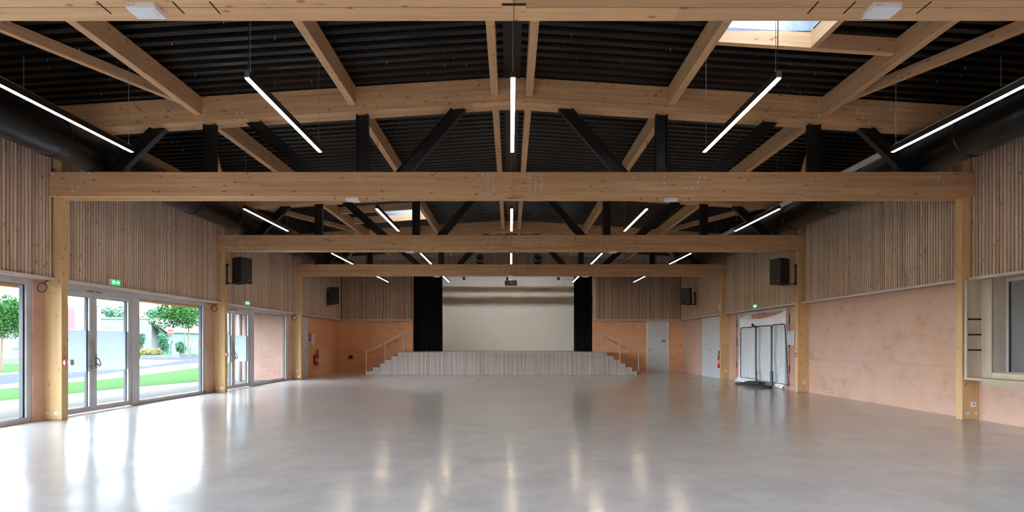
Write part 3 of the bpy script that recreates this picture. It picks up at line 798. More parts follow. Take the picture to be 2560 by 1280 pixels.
# handrails on the stage steps
def pxr(px, py, d): return ((px - 1276) / 1351 * d - 0.025, (860 - py) / 1351 * d + EYE)
for s, side in ((-1, 'window-side'), (1, 'door-side')):
    d = 22.05
    posts = [(915.6, 877), (962.7, 857), (1009.6, 836)] if s < 0 else [(1596.5, 879), (1550, 857), (1504.6, 836)]
    rail = [(909, 877), (926, 877), (1001, 836), (1028, 835)] if s < 0 else [(1603, 879), (1587, 879), (1509, 836), (1486, 835)]
    hr = thing('handrail', 'slim white tubular handrail on the %s stage steps' % side, 'handrail', (pxr(posts[0][0], 877, d)[0], d, 0), group='handrails on the stage steps')
    b = MB(); b.path([(pxr(p[0], p[1], d)[0], d, pxr(p[0], p[1], d)[1]) for p in rail], 0.015, 8); part('rail', b, M['railgrey'], hr)
    for (px, py) in posts:
        X, Z = pxr(px, py, d)
        xe = -4.58 if s < 0 else 3.89
        dd = max(s * (X - xe), 0); lev = max(0, 6 - math.ceil(dd / RUN - 1e-6)) if dd > 0 else 6
        z0 = RISE * lev if lev > 0 else 0.0
        b = MB(); b.cyl((X, d, z0), (X, d, Z), 0.016, 8); b.cyl((X, d, z0), (X, d, z0 + 0.008), 0.045, 12); part('post', b, M['railgrey'], hr)
    wrl = thing('wall_handrail', 'wall-mounted white handrail beside the %s stage steps' % side, 'handrail', (s * 5.2, 23.98, 0.9), group='wall handrails')
    pts = [(-6.05, 0.93), (-4.62, 1.68), (-4.42, 1.69)] if s < 0 else [(5.32, 0.93), (3.90, 1.68), (3.71, 1.69)]
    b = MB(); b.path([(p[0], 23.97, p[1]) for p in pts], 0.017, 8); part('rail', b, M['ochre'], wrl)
    for t_ in (0.08, 0.55):
        q = (pts[0][0] + (pts[1][0] - pts[0][0]) * t_, pts[0][1] + (pts[1][1] - pts[0][1]) * t_)
        b = MB(); b.path([(q[0], YB, q[1] - 0.05), (q[0], 23.97, q[1] - 0.05), (q[0], 23.97, q[1])], 0.010, 6); b.cyl((q[0], YB, q[1] - 0.05), (q[0], YB - 0.008, q[1] - 0.05), 0.035, 12); part('bracket', b, M['white'], wrl)

# curtains
def curtain(name, label, x0, x1, y, z0, z1, nfold, seed, flare=0.0):
    rr = random.Random(seed); mb = MB(); N = nfold * 8; R = 6
    ph = [rr.uniform(-0.3, 0.3) for _ in range(N + 1)]
    for side in (0, 1):
        for j in range(R + 1):
            t = j / R; z = z1 + (z0 - z1) * t
            for i in range(N + 1):
                u_ = i / N; x = x0 + (x1 - x0) * u_ * (1 + flare * t * (1 if flare else 0))
                yy = y + 0.05 * math.sin(i / 8 * 2 * math.pi + ph[i // 8 * 8] + 0.2 * t) + side * 0.012
                mb.v.append((x, yy, z))
    B = (R + 1) * (N + 1)
    for side in (0, 1):
        for j in range(R):
            for i in range(N):
                a = side * B + j * (N + 1) + i; mb.f.append((a, a + 1, a + N + 2, a + N + 1)); mb.mi.append(0)
    return solo(name, mb, M['curtain'], label, 'curtain', 'black stage curtains', smooth=True, origin=((x0 + x1) / 2, y, z0))
curtain('stage_curtain', 'black stage curtain drawn aside beside the window-side steps', -4.75, -3.12, 24.55, 0.915, 4.75, 12, 3, 0.01)
curtain('stage_curtain', 'narrow black stage curtain on the door side of the stage', 2.86, 4.0, 24.55, 0.915, 4.75, 9, 4)
# lighting bars above the stage
for (y, z, lab) in ((27.35, 4.62, 'upper black lighting bar across the stage'), (27.2, 4.05, 'lower black lighting bar across the stage')):
    pass
def spot(name, label, x, y, z, hang):
    t = thing(name, label, 'stage light', (x, y, z), group='stage spotlights')
    b = MB(); b.box(-0.05, 0.05, -0.05, 0.05, 0.0, 0.06) if hang else b.box(-0.11, 0.11, -0.09, 0.09, -0.16, -0.06)
    part('clamp' if hang else 'base_box', b, M['black'], t, local=True)
    if hang:
        b = MB(); b.cyl((0, -0.04, -0.16), (0, 0.14, -0.04), 0.055, 12); part('lamp_body', b, M['black'], t, local=True)
        b = MB(); b.box(-0.07, -0.06, -0.02, 0.02, -0.12, 0.02); b.box(0.06, 0.07, -0.02, 0.02, -0.12, 0.02); b.box(-0.07, 0.07, -0.02, 0.02, 0.0, 0.02); part('yoke', b, M['black'], t, local=True)
    else:
        b = MB(); b.box(-0.13, -0.10, -0.04, 0.04, -0.08, 0.14); b.box(0.10, 0.13, -0.04, 0.04, -0.08, 0.14); part('yoke', b, M['black'], t, local=True)
        b = MB(); b.ball((0, 0, 0.12), 0.105, 12, 8, (1, 1, 1.15)); b.cyl((0, 0.05, 0.12), (0, -0.14, 0.16), 0.09, 14, 0.075); part('lamp_head', b, M['black'], t, True, local=True)
        b = MB(); b.cyl((0, -0.141, 0.16), (0, -0.146, 0.161), 0.06, 14); part('lens', b, M['charcoal'], t, local=True)
bar = MB(); bar.cyl((-6.3, 19.35, 4.045), (6.3, 19.35, 4.045), 0.024, 10)
for xx in (-5.2, -2.6, 2.6, 5.2): bar.cyl((xx, 19.35, 4.045), (xx, 19.35, ZR(xx) - 0.31), 0.010, 6)
solo('lighting_bar', bar, M['steel'], 'thin black lighting bar just behind the truss by the stage', 'lighting bar')
spot('moving_head_light', 'black moving-head stage light above the projector truss, window side', -1.11, 19.35, 4.24, False)
spot('moving_head_light', 'black moving-head stage light above the projector truss, door side', 0.94, 19.35, 4.24, False)
bar = MB()
bar.cyl((-5.58, 26.9, 5.05), (4.98, 26.9, 5.05), 0.07, 10)
for xx in (-4.9, -1.6, 1.5, 4.4): bar.box(xx - 0.04, xx + 0.04, 26.86, 26.94, 4.75, 5.05)
bar.cyl((-5.58, 26.9, 4.75), (4.98, 26.9, 4.75), 0.09, 10)
for xx in (-4.9, 4.4): bar.cyl((xx, 26.9, 5.05), (xx, 26.9, 5.998), 0.015, 6)
solo('stage_truss', bar, M['steel'], 'double black lighting truss over the stage, hidden behind the timber truss', 'lighting bar')
rail_ = MB(); rail_.cyl((-2.95, 24.75, 4.43), (2.75, 24.75, 4.43), 0.025, 8)
for xx in (-2.6, 2.4): rail_.cyl((xx, 24.75, 4.43), (xx, 24.75, 5.595), 0.02, 6)
solo('spotlight_bar', rail_, M['steel'], 'black bar at the head of the stage opening carrying three small spotlights', 'lighting bar')
for (px, lab) in ((1160, 'small black spotlight over the stage, beside the wide curtain'), (1268, 'small black spotlight directly behind the projector'), (1396, 'small black spotlight over the stage, beside the narrow curtain')):
    spot('stage_spotlight', lab, (px - 1276) / 1351 * 24.75 - 0.025, 24.75, 4.37, True)

# projector
pj = thing('projector', 'dark grey projector hanging under the truss by the stage', 'projector', (0, 19.03, CH0))
b = MB(); b.prism([(-0.205, 0.0), (0.205, 0.0), (0.215, 0.02), (0.215, 0.13), (0.195, 0.155), (-0.195, 0.155), (-0.215, 0.13), (-0.215, 0.02)], 'y', 18.87, 19.2)
for i, v in enumerate(b.v): b.v[i] = (v[0] - 0.01, v[1], v[2] + 3.31)
part('casing', b, M['brown'], pj)
b = MB(); b.box(-0.05, 0.05, 18.866, 18.872, 3.375, 3.40); part('badge', b, M['print'], pj)
b = MB(); b.cyl((0, 19.03, 3.465), (0, 19.03, CH0), 0.03, 12); b.box(-0.05, 0.03, 18.98, 19.08, 3.46, 3.50); part('ceiling_mount', b, M['chrome'], pj)
b = MB(); b.box(-0.10, 0.08, 18.95, 19.1, CH0 - 0.014, CH0 - 0.001); part('mount_plate', b, M['chrome'], pj)

# ================================================================== LOUDSPEAKERS
def speaker(label, loc, rz, tilt, mount):
    t = thing('loudspeaker', label, 'loudspeaker', loc, rz, 'black wall loudspeakers')
    t.rotation_euler = (tilt, 0, rz)
    H = 0.325
    b = MB(); b.prism([(-0.19, -0.16), (0.19, -0.16), (0.19, 0.02), (0.12, 0.19), (-0.12, 0.19), (-0.19, 0.02)], 'z', -H, H); part('cabinet', b, M['black'], t, local=True)
    b = MB(); b.prism([(-0.18, -0.172), (0.18, -0.172), (0.185, -0.16), (-0.185, -0.16)], 'z', -H + 0.015, H - 0.015); part('grille', b, M['grille'], t, local=True)
    b = MB(); b.cyl((0.09, -0.172, -0.25), (0.09, -0.176, -0.25), 0.018, 12); part('badge', b, M['print'], t, local=True)
    b = MB(); b.box(-0.195, 0.195, -0.18, 0.02, H, H + 0.008); b.box(-0.195, 0.195, -0.18, 0.02, -H - 0.008, -H); part('end_cap', b, M['black'], t, local=True)
    b = MB(); mx, my = mount
    b.box(-0.03, 0.03, -0.1, 0.10, -H - 0.028, -H - 0.008); b.path([(0, 0.05, -H - 0.03), (mx, my, -H - 0.02)], 0.016, 8)
    b.cyl((mx, my, -H - 0.05), (mx, my, 0.12), 0.020, 10); b.ball((mx, my, -H - 0.02), 0.045, 10, 6); b.ball((mx, my, 0.12), 0.038, 10, 6)
    part('bracket', b, M['black'], t, local=True)
R_ = math.radians
speaker('black loudspeaker on the window-side column bracket, second truss', (-7.10, 14.22, 3.17), R_(72), 0, (-0.313, 0.156))
speaker('black loudspeaker on the slatted window-side wall near the stage', (-7.20, 22.0, 3.21), R_(14), 0, (-0.25, 0.115))
speaker('black loudspeaker on the blank-wall column bracket, second truss', (7.09, 14.25, 3.15), R_(-72), 0, (0.345, 0.156))
speaker('grey-lit tilted loudspeaker on the slatted blank-side wall near the stage', (7.10, 21.8, 3.17), R_(-38), R_(6), (0.225, 0.23))

# ================================================================== SERVING HATCH
H = thing('serving_hatch', 'pale plywood serving hatch with counter in the blank wall', 'serving hatch', (7.6, 7.0, 0.67))
HY0, HY1 = 4.0, 8.80
b = MB(); b.box(7.40, 7.66, 8.785, 8.82, 0.70, 2.284); part('end_panel', b, M['ply'], H)
b = MB(); b.box(7.383, 7.40, 8.772, 8.82, 0.7005, 2.284); part('end_edge', b, M['ply'], H)
b = MB(); b.box(7.372, 7.66, HY0, 8.82, 0.665, 0.70); part('counter', b, M['plyx'], H)
b = MB(); b.box(7.50, 7.648, HY0, 8.60, 0.58, 0.665); part('apron', b, M['plyx'], H)
b = MB(); b.box(7.63, 7.649, 8.60, 8.785, 0.70, 2.284); part('pier_lining', b, M['ply'], H)
b = MB(); b.box(7.66, 7.95, 8.60, 8.625, 0.70, 2.284); part('reveal', b, M['ply'], H)
b = MB(); b.box(7.64, 7.95, HY0, 8.60, 0.70, 0.79); part('sill_board', b, M['plyx'], H)
for z in (1.14, 1.39, 1.64):
    b = MB(); b.box(7.40, 7.656, 8.779, 8.786, z - 0.006, z + 0.020); part('groove_strip', b, M['backing'], H)
b = MB(); b.box(7.86, 7.89, 8.555, 8.60, 0.79, 2.284); b.box(7.86, 7.89, HY0, 8.555, 2.235, 2.284); b.box(7.86, 7.89, HY0, 8.555, 0.79, 0.80); part('pane_frame', b, M['frame'], H)
b = MB(); b.box(7.865, 7.885, 8.535, 8.555, 0.80, 2.235); part('gasket', b, M['gasket'], H)
b = MB(); b.box(7.872, 7.878, HY0, 8.54, 0.80, 2.235); part('pane', b, M['hatchglass'], H)

# ================================================================== SHEETED DOORWAY, MESH SCREENS
mb = MB(); NY, NZ = 24, 14; rr = random.Random(5)
for j in range(NZ + 1):
    for i in range(NY + 1):
        u_ = i / NY; v_ = j / NZ; y = 14.98 + 3.10 * u_
        top = 2.185 - 0.15 * (1 - (2 * u_ - 1) ** 2) - 0.02 * u_
        z = 0.03 + (top - 0.03) * v_
        x = 7.61 + 0.012 * math.sin(u_ * 17 + v_ * 5) + 0.02 * math.sin(v_ * 9 + u_ * 3) * (1 - v_)
        if j == 0: x -= 0.10 + 0.05 * rr.random(); z = 0.012
        mb.v.append((x, y, z))
for j in range(NZ):
    for i in range(NY):
        a = j * (NY + 1) + i; mb.f.append((a, a + 1, a + NY + 2, a + NY + 1)); mb.mi.append(0)
so = solo('plastic_sheet', mb, M['sheet'], 'sagging white plastic sheet hung across the wide doorway', 'plastic sheet', smooth=True, origin=(7.6, 16.5, 0))
md = so.modifiers.new('thickness', 'SOLIDIFY'); md.thickness = 0.004
for (yy, lab) in ((14.86, 'orange and black tape strip on the doorway side by the loudspeaker column'), (18.30, 'orange and black tape strip on the doorway side by the stage column')):
    tp = thing('hazard_tape', lab, 'tape', (7.64, yy, 0), group='hazard tape strips')
    z = 0.02; k = 0
    while z < 2.2:
        h = (0.30, 0.22, 0.26)[k % 3] if k % 2 else (0.42, 0.34, 0.5)[k % 3]
        z1 = min(2.24, z + h); b = MB(); o_ = 0.006 * math.sin(k * 2.3)
        b.box(7.640, 7.6495, yy - 0.022 + o_, yy + 0.022 + o_, z, z1); part('orange_band' if k % 2 == 0 else 'black_band', b, M['orange'] if (k % 2 == 0) else M['black'], tp); z = z1; k += 1
def mesh_screen(label, ya, yb, ztop, lean, zb, splay=0.0):
    t = thing('mesh_screen', label, 'mesh screen', (7.42, (ya + yb) / 2, 0), group='mesh screens in the doorway')
    X = lambda z: 7.47 - lean * (1.8 - z)
    P = lambda y, z: (X(z), y - splay * (1.8 - z) * (yb - y) / (yb - ya), z)
    r = 0.07
    b = MB(); b.path([P(ya, 0.03 if zb < 0.05 else zb), P(ya, ztop - r), P(ya + r * 0.3, ztop - r * 0.3), P(ya + r, ztop), P(yb - r, ztop), P(yb - r * 0.3, ztop - r * 0.3), P(yb, ztop - r), P(yb, 0.03 if zb < 0.05 else zb)], 0.016, 8)
    b.cyl(P(ya, max(zb, 0.14)), P(yb, max(zb, 0.14)), 0.008, 6)
    part('tube_frame', b, M['charcoal'], t)
    b = MB(); nz = 24; ny = 13
    for i in range(1, nz):
        z = 0.14 + (ztop - 0.16) * i / nz; b.cyl(P(ya, z), P(yb, z), 0.0018, 4, caps=False)
    for i in range(1, ny):
        y = ya + (yb - ya) * i / ny; b.cyl(P(y, 0.14), P(y, ztop), 0.0018, 4, caps=False)
    tag(part('netting', b, M['charcoal'], t), kind='stuff')
    return t
mesh_screen('grey mesh screen in the doorway, last before the stage', 16.52, 17.58, 1.77, 0.0, 0.16)
m2 = mesh_screen('middle grey mesh screen in the doorway, sleeved foot', 15.53, 16.48, 1.78, 0.0, 0.02)
m3 = mesh_screen('grey mesh screen in the doorway, beside the loudspeaker column', 14.76, 15.49, 1.79, 0.0, 0.10, 0.11)
b = MB(); b.cyl((7.47, 16.48, 0.08), (7.47, 16.48, 0.42), 0.032, 10); part('foot_sleeve', b, M['charcoal'], m2)
b = MB(); b.cyl((7.47, 15.50, 0.06), (7.47, 15.50, 0.46), 0.045, 10); part('foot_sleeve', b, M['charcoal'], m3)
b = MB(); b.cyl((7.47, 15.05, 1.79), (7.47, 15.11, 1.79), 0.02, 8); part('orange_clip', b, M['orange'], m3)
b = MB(); b.path([(7.47, 16.75, 1.76), (7.45, 16.70, 1.87), (7.45, 16.58, 1.80), (7.45, 16.40, 1.77)], 0.018, 6); part('strap', b, M['black'], m2)
for i, (xx, yy, a, w, l, z, lab) in enumerate(((7.18, 16.42, 0.25, 0.38, 0.80, 0.001, 'black rubber foot slab lying flat under the middle mesh screen'), (7.20, 15.50, -0.2, 0.36, 0.78, 0.001, 'black rubber foot slab under the loudspeaker-side mesh screen'), (7.19, 15.96, 0.1, 0.34, 0.70, 0.074, 'black rubber foot slab lying on top of the other slabs'))):
    t = thing('rubber_foot', lab, 'rubber foot', (xx, yy, z), a, 'rubber feet of the mesh screens')
    b = MB(); b.prism([(-w / 2, -l / 2 + 0.08), (-w / 2 + 0.08, -l / 2), (w / 2 - 0.08, -l / 2), (w / 2, -l / 2 + 0.08), (w / 2, l / 2 - 0.08), (w / 2 - 0.08, l / 2), (-w / 2 + 0.08, l / 2), (-w / 2, l / 2 - 0.08)], 'z', 0, 0.05); part('slab', b, M['rubber'], t, local=True)
    b = MB(); b.box(-0.10, 0.10, -0.22, 0.22, 0.05, 0.07); part('raised_pad', b, M['rubber'], t, local=True)

# ================================================================== SMALL FIXTURES
def exit_sign(label, s, y0, y1, z0):
    t = thing('exit_sign', label, 'exit sign', (s * 7.48, (y0 + y1) / 2, z0), group='green exit signs')
    x0, x1 = sorted((s * 7.498, s * 7.455)); b = MB(); b.box(x0, x1, y0, y1, z0, z0 + 0.115); part('casing', b, M['plastic'], t)
    xf = s * 7.4545; b = MB(); b.box(*sorted((xf, s * 7.452)), y0 + 0.008, y1 - 0.008, z0 + 0.008, z0 + 0.107); part('lit_panel', b, M['exit'], t)
    xa, xb = sorted((s * 7.452, s * 7.4505)); w = y1 - y0
    P = lambda u_: (y0 + w * u_)
    b = MB()
    b.box(xa, xb, P(0.16), P(0.40), z0 + 0.03, z0 + 0.085); part('door_symbol', b, M['exitw'], t)
    b = MB(); b.box(xa, xb, P(0.55), P(0.70), z0 + 0.052, z0 + 0.064)
    b.prism([(P(0.68), z0 + 0.03), (P(0.90), z0 + 0.058), (P(0.68), z0 + 0.088)], 'x', xa, xb); part('arrow_symbol', b, M['exitw'], t)
    b = MB(); b.box(*sorted((s * 7.4504, s * 7.4495)), P(0.24), P(0.34), z0 + 0.032, z0 + 0.062); b.ball((s * 7.450, P(0.29), z0 + 0.074), 0.008, 6, 4); part('running_figure', b, M['exit'], t)
exit_sign('lit green exit sign over the glazed door first from the camera', -1, 10.05, 10.30, 2.345)
exit_sign('lit green exit sign over the farther glazed door', -1, 15.15, 15.40, 2.345)
exit_sign('lit green exit sign above the sheeted doorway', 1, 16.40, 16.65, 2.345)

def extinguisher(label, p, out):
    t = thing('fire_extinguisher', label, 'extinguisher', p, group='red fire extinguishers')
    b = MB(); b.lathe([(0, 0), (0.07, 0.0), (0.082, 0.02), (0.082, 0.34), (0.07, 0.39), (0.035, 0.42), (0.03, 0.45), (0, 0.45)], (0, 0, 0), 20); part('cylinder', b, M['red'], t, True, local=True)
    b = MB(); b.cyl((0, 0, 0.44), (0, 0, 0.49), 0.02, 10); part('valve', b, M['chrome'], t, local=True)
    b = MB(); b.box(-0.015, 0.015, -0.05, 0.06, 0.48, 0.51); part('lever', b, M['green'], t, local=True)
    o = out
    b = MB(); b.path([(0, 0, 0.49), (0, 0.05, 0.60), (0.0, 0.10, 0.62), (0.0, 0.12, 0.52), (o * 0.02, 0.10, 0.2)], 0.011, 8); part('hose', b, M['black'], t, local=True)
    b = MB(); b.box(-0.04, 0.03, -0.0865, -0.080, 0.16, 0.27); b.box(o * 0.080 - 0.003, o * 0.080 + 0.006, -0.04, 0.04, 0.12, 0.27); part('paper_label', b, M['paper'], t, local=True)
    b = MB(); b.box(*sorted((-o * 0.083, -o * 0.115)), -0.03, 0.03, 0.10, 0.36); part('wall_bracket', b, M['black'], t, local=True)
extinguisher('red fire extinguisher on the ochre wall by the window-side door', (-7.53, 20.95, 0.42), 1)
extinguisher('red fire extinguisher beside the two-leaf grey door', (7.50, 19.42, 0.385), -1)

def notice(name, label, cat, s, y0, y1, z0, z1, rows, mat='paper', bars='print', x=7.648):
    t = thing(name, label, cat, (s * x, (y0 + y1) / 2, z0))
    xa, xb = sorted((s * x, s * (x - 0.012))); b = MB(); b.box(xa, xb, y0, y1, z0, z1); part('board', b, M[mat], t)
    xa, xb = sorted((s * (x - 0.012), s * (x - 0.0135)))
    rr = random.Random(int(y0 * 100))
    b = MB()
    for i in range(rows):
        z = z1 - (z1 - z0) * (i + 0.8) / (rows + 0.8); b.box(xa, xb, y0 + (y1 - y0) * 0.12, y0 + (y1 - y0) * rr.uniform(0.6, 0.9), z, z + (z1 - z0) / rows * 0.2)
    tag(part('printed_lines', b, M[bars], t), kind='stuff')
    return t
nt = notice('safety_notice', 'small red and blue fire notice beside the window-side grey door', 'notice', -1, 20.42, 20.62, 1.42, 1.66, 4, 'printred', 'paper', 7.648)
b = MB(); b.box(-7.648, -7.636, 20.42, 20.62, 1.36, 1.42); part('blue_strip', b, M['printblue'], nt)
notice('evacuation_plan', 'tall white evacuation notice on the ochre wall above the extinguisher', 'notice', -1, 20.72, 21.05, 1.22, 1.66, 8)
notice('evacuation_plan', 'white evacuation notice beside the sheeted doorway', 'notice', 1, 14.58, 14.93, 1.22, 1.60, 8, x=7.638)

def call_point(label, p, sx, dx):
    t = thing('call_point', label, 'call point', p, group='fire alarm call points')
    b = MB(); b.box(*sorted((0, sx * 0.05)), -0.045, 0.045, -0.045, 0.045); part('box', b, M['redplastic'], t, local=True)
    b = MB(); b.box(*sorted((sx * 0.05, sx * 0.055)), -0.025, 0.025, -0.025, 0.025); b.box(*sorted((sx * 0.01, sx * 0.04)), -0.0475, -0.045, -0.025, 0.025); part('button', b, M['paper'], t, local=True)
    return t
for (lab, p) in (('red alarm call point on the window-side column first from the camera', (-7.37, 8.91, 0.94)), ('red alarm call point on the window-side column carrying the loudspeaker', (-7.37, 13.97, 0.98))):
    t = call_point(lab, p, 1, 0)
    b = MB(); b.box(0.05, 0.11, -0.02, 0.05, -0.045, 0.045); part('grey_cover', b, M['print'], t, local=True)
call_point('red alarm call point on the blank-wall column carrying the loudspeaker', (7.369, 13.97, 0.966), -1, 0)
def socket(label, x, y, z):
    t = thing('power_socket', label, 'socket', (x, y, z), group='white power sockets on the columns')
    b = MB(); b.box(-0.04, 0.04, -0.012, 0, -0.04, 0.04); part('plate', b, M['plastic'], t, local=True)
    b = MB(); b.cyl((0, -0.012, 0), (0, -0.014, 0), 0.022, 14); part('outlet_face', b, M['print'], t, local=True)
socket('white power socket on the blank-wall column first from the camera', 7.55, F[1] + 0.094, 0.255)
socket('white power socket on the blank-wall column carrying the loudspeaker', 7.54, F[2] + 0.094, 0.255)
socket('white power socket on the blank-wall column last before the stage', 7.53, F[3] + 0.094, 0.30)
socket('white power socket on the window-side column last before the stage', -7.50, F[3] + 0.094, 0.30)
t = thing('wall_box', 'small black socket box low on the ochre end wall', 'socket', (-7.13, YB, 0.66))
b = MB(); b.box(-7.20, -7.04, 23.98, YB - 0.001, 0.60, 0.73); part('casing', b, M['black'], t)
b = MB(); b.box(-7.18, -7.13, 23.974, 23.98, 0.66, 0.71); b.box(-7.11, -7.06, 23.974, 23.98, 0.66, 0.71); part('flap', b, M['grille'], t)
t = thing('junction_box', 'white plastic box high on the blank-wall column last before the stage', 'box', (7.36, F[3] + 0.16, 2.45))
b = MB(); b.box(7.32, 7.369, F[3] + 0.10, F[3] + 0.22, 2.43, 2.66); part('casing', b, M['plastic'], t)
b = MB(); b.box(7.314, 7.32, F[3] + 0.115, F[3] + 0.205, 2.45, 2.64); part('cover', b, M['plastic'], t)
for (k, lab) in ((1, 'first from the camera'), (2, 'carrying the loudspeaker'), (3, 'last before the stage')):
    f = F[k]; b = MB()
    pts = [(-7.565 + 0.075 * math.cos(a_ * math.pi / 8), f - 0.05, 2.155 + 0.075 * math.sin(a_ * math.pi / 8)) for a_ in range(17)]
    b.path(pts, 0.007, 6); b.path([(p[0] + 0.01, p[1] - 0.012, p[2] - 0.006) for p in pts], 0.006, 6)
    b.path([(-7.54, f - 0.05, 2.225), (-7.53, f + 0.03, 2.284)], 0.007, 6)
    solo('cable_coil', b, M['gasket'], 'coil of grey cable hanging at the head of the window-side column %s' % lab, 'cable', 'cable coils', origin=(-7.565, f - 0.05, 2.08))
b = MB(); b.box(-7.62, -7.54, F[3] + 0.06, F[3] + 0.094, 2.13, 2.26); b.box(-7.61, -7.55, F[3] + 0.055, F[3] + 0.06, 2.15, 2.24)
solo('sensor_box', b, M['plastic'], 'small white sensor at the head of the window-side column last before the stage', 'sensor')
for (x, y) in ((-4.9, 5.6), (4.62, 10.2), (-2.45, 10.4)):
    pass

# ================================================================== OUTSIDE
def poly(name, pts, z, mat, parent=None):
    m = MB(); m.prism(pts, 'z', z - 0.05, z); return part(name, m, mat, parent)
g = MB(); g.box(-140, 60, -60, 160, -0.60, -0.13); struct('ground', g, M['lawn'])
g = MB(); g.box(-60, 60, -60, YR - 0.3, -0.12, -0.04); struct('forecourt_ground', g, M['terrace'])  # unseen pale ground, added to keep green lawn bounce out of the hall
o = poly('terrace', [(-7.78, -20), (-7.78, 30), (-10.0, 30), (-10.4, 18.3), (-11.0, 16), (-11.35, 12), (-11.9, -20)], -0.02, M['terrace']); o['kind'] = 'structure'
o = poly('grass', [(-10.0, 30), (-17.0, 30), (-14.7, 20.8), (-14.3, 15), (-14.0, 5), (-14, -20), (-11.9, -20), (-11.35, 12), (-11.0, 16), (-10.4, 18.3)], -0.022, M['lawn']); tag(o, 'mown lawn strip between the terrace and the footpath', 'grass', kind='stuff')
o = poly('footpath', [(-17.0, 30), (-24, 60), (-26.5, 60), (-19.6, 30), (-16.2, 20), (-15.6, 12), (-15.3, -20), (-14, -20), (-14.0, 5), (-14.3, 15), (-14.7, 20.8)], -0.021, M['path']); o['kind'] = 'structure'
road = poly('road', [(-26.5, 60), (-60, 60), (-60, 47.5), (-30, 40), (-22.5, 28), (-20, 20), (-19.3, 5), (-19, -20), (-15.3, -20), (-15.6, 12), (-16.2, 20), (-19.6, 30)], -0.026, M['asphalt']); road['kind'] = 'structure'
o = poly('kerb', [(-19, -20), (-19.3, 5), (-20, 20), (-22.5, 28), (-30, 40), (-31, 39.3), (-23.4, 27.5), (-20.9, 20), (-20.2, 5), (-19.9, -20)], -0.019, M['path']); o['kind'] = 'structure'
for i in range(6):
    y = 31.0 + i * 2.0; xx = -20.8 - i * 0.85
    m = MB(); m.prism([(xx, y), (xx - 4.6 - i * 0.9, y + 1.9), (xx - 5.1 - i * 0.9, y + 2.7), (xx - 0.4, y + 0.9)], 'z', -0.026, -0.018); part('crossing_stripe', m, M['paint'], road)
# canopy and terrace end wall
can = thing('canopy', 'timber canopy edge over the terrace, seen through the window heads', 'canopy', (-9.5, 8, 2.3))
m = MB(); m.box(-10.05, -9.90, -5, 19.0, 2.38, 2.66); part('edge_beam', m, M['soffit'], can)
m = MB(); m.box(-10.25, -7.775, -5, 19.0, 2.66, 2.80); part('roof_slab', m, M['soffit'], can)
for y in (-4.5, -1.3, 1.9, 5.1, 8.3, 11.5, 14.7, 17.9): m = MB(); m.box(-9.90, -7.775, y - 0.06, y + 0.06, 2.42, 2.64); part('cross_beam', m, M['soffit'], can)
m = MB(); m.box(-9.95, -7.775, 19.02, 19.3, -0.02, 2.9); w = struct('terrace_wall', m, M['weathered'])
m = MB(); m.cyl((-9.22, 18.35, -0.02), (-9.22, 18.35, 2.66), 0.075, 16); solo('round_post', m, M['galv'], 'round white post standing on the terrace before the ochre wall', 'post', smooth=True, origin=(-9.22, 18.35, -0.02))
for y in (3.0, 11.5):
    pass

def leafball(mb, c, rx, ry, rz, n, size, rr):
    for _ in range(n):
        while True:
            p = Vector((rr.uniform(-1, 1), rr.uniform(-1, 1), rr.uniform(-1, 1)))
            if 0.25 < p.length < 1: break
        q = Vector((c[0] + p.x * rx, c[1] + p.y * ry, c[2] + p.z * rz))
        a = Vector((rr.uniform(-1, 1), rr.uniform(-1, 1), rr.uniform(-1, 1))).normalized(); bq = a.orthogonal().normalized(); s = size * rr.uniform(0.6, 1.3)
        mb.add([q - a * s, q + bq * s * 0.5, q + a * s, q - bq * s * 0.5], [(0, 1, 2, 3)])
def tree(name, label, cat, x, y, h, cr, zc, n, size, seed, mat='leaf', group=None, flat=1.0):
    rr = random.Random(seed); t = thing(name, label, cat, (x, y, -0.03), group=group)
    b = MB(); b.cyl((x, y, -0.1), (x + 0.1, y, zc), 0.05 * h / 3, 8, 0.03 * h / 3)
    for _ in range(5): b.cyl((x + 0.05, y, zc * 0.6), (x + rr.uniform(-cr, cr) * 0.7, y + rr.uniform(-cr, cr) * 0.7, zc + rr.uniform(0, cr * 0.6)), 0.025 * h / 3, 6, 0.008)
    part('trunk', b, M['bark'], t)
    b = MB()
    for _ in range(11):
        a_ = rr.uniform(0, 6.28); q = rr.uniform(0.15, 0.75) * cr
        leafball(b, (x + q * math.cos(a_), y + q * math.sin(a_), zc + rr.uniform(-0.45, 0.6) * cr * flat), cr * 0.5, cr * 0.5, cr * 0.42 * flat, n // 11, size, rr)
    tag(part('foliage', b, M[mat], t), kind='stuff')
def gp(px, d): return (px - 1276) / 1351 * d - 0.025
tree('broadleaf_tree', 'broad green tree beyond the glazed door opening, over the green house', 'tree', gp(470, 52), 52, 6.0, 2.7, 4.45, 6600, 0.105, 1, 'leaf', 'trees outside', 0.8)
tree('broadleaf_tree', 'green tree at the edge of the picture outside the first window', 'tree', gp(2, 27), 27, 4.0, 1.35, 2.75, 5500, 0.06, 2, 'leaf', 'trees outside', 1.15)
for i, (px, d, zc, cr) in enumerate(((203, 95, 5.4, 1.8), (240, 101, 5.1, 1.3), (268, 92, 5.6, 2.4), (302, 99, 5.9, 2.6), (400, 80, 5.0, 2.2))):
    tree('distant_tree', ['distant tree peeping over the white building behind the red panel', 'small distant tree behind the door meeting stile', 'distant round tree above the white building roof, first of two', 'distant round tree above the white building roof, second of two', 'distant tree behind the green house roof'][i], 'tree', gp(px, d), d, 9, cr, zc, 2600, 0.15, 10 + i, 'leaf2', 'trees outside')
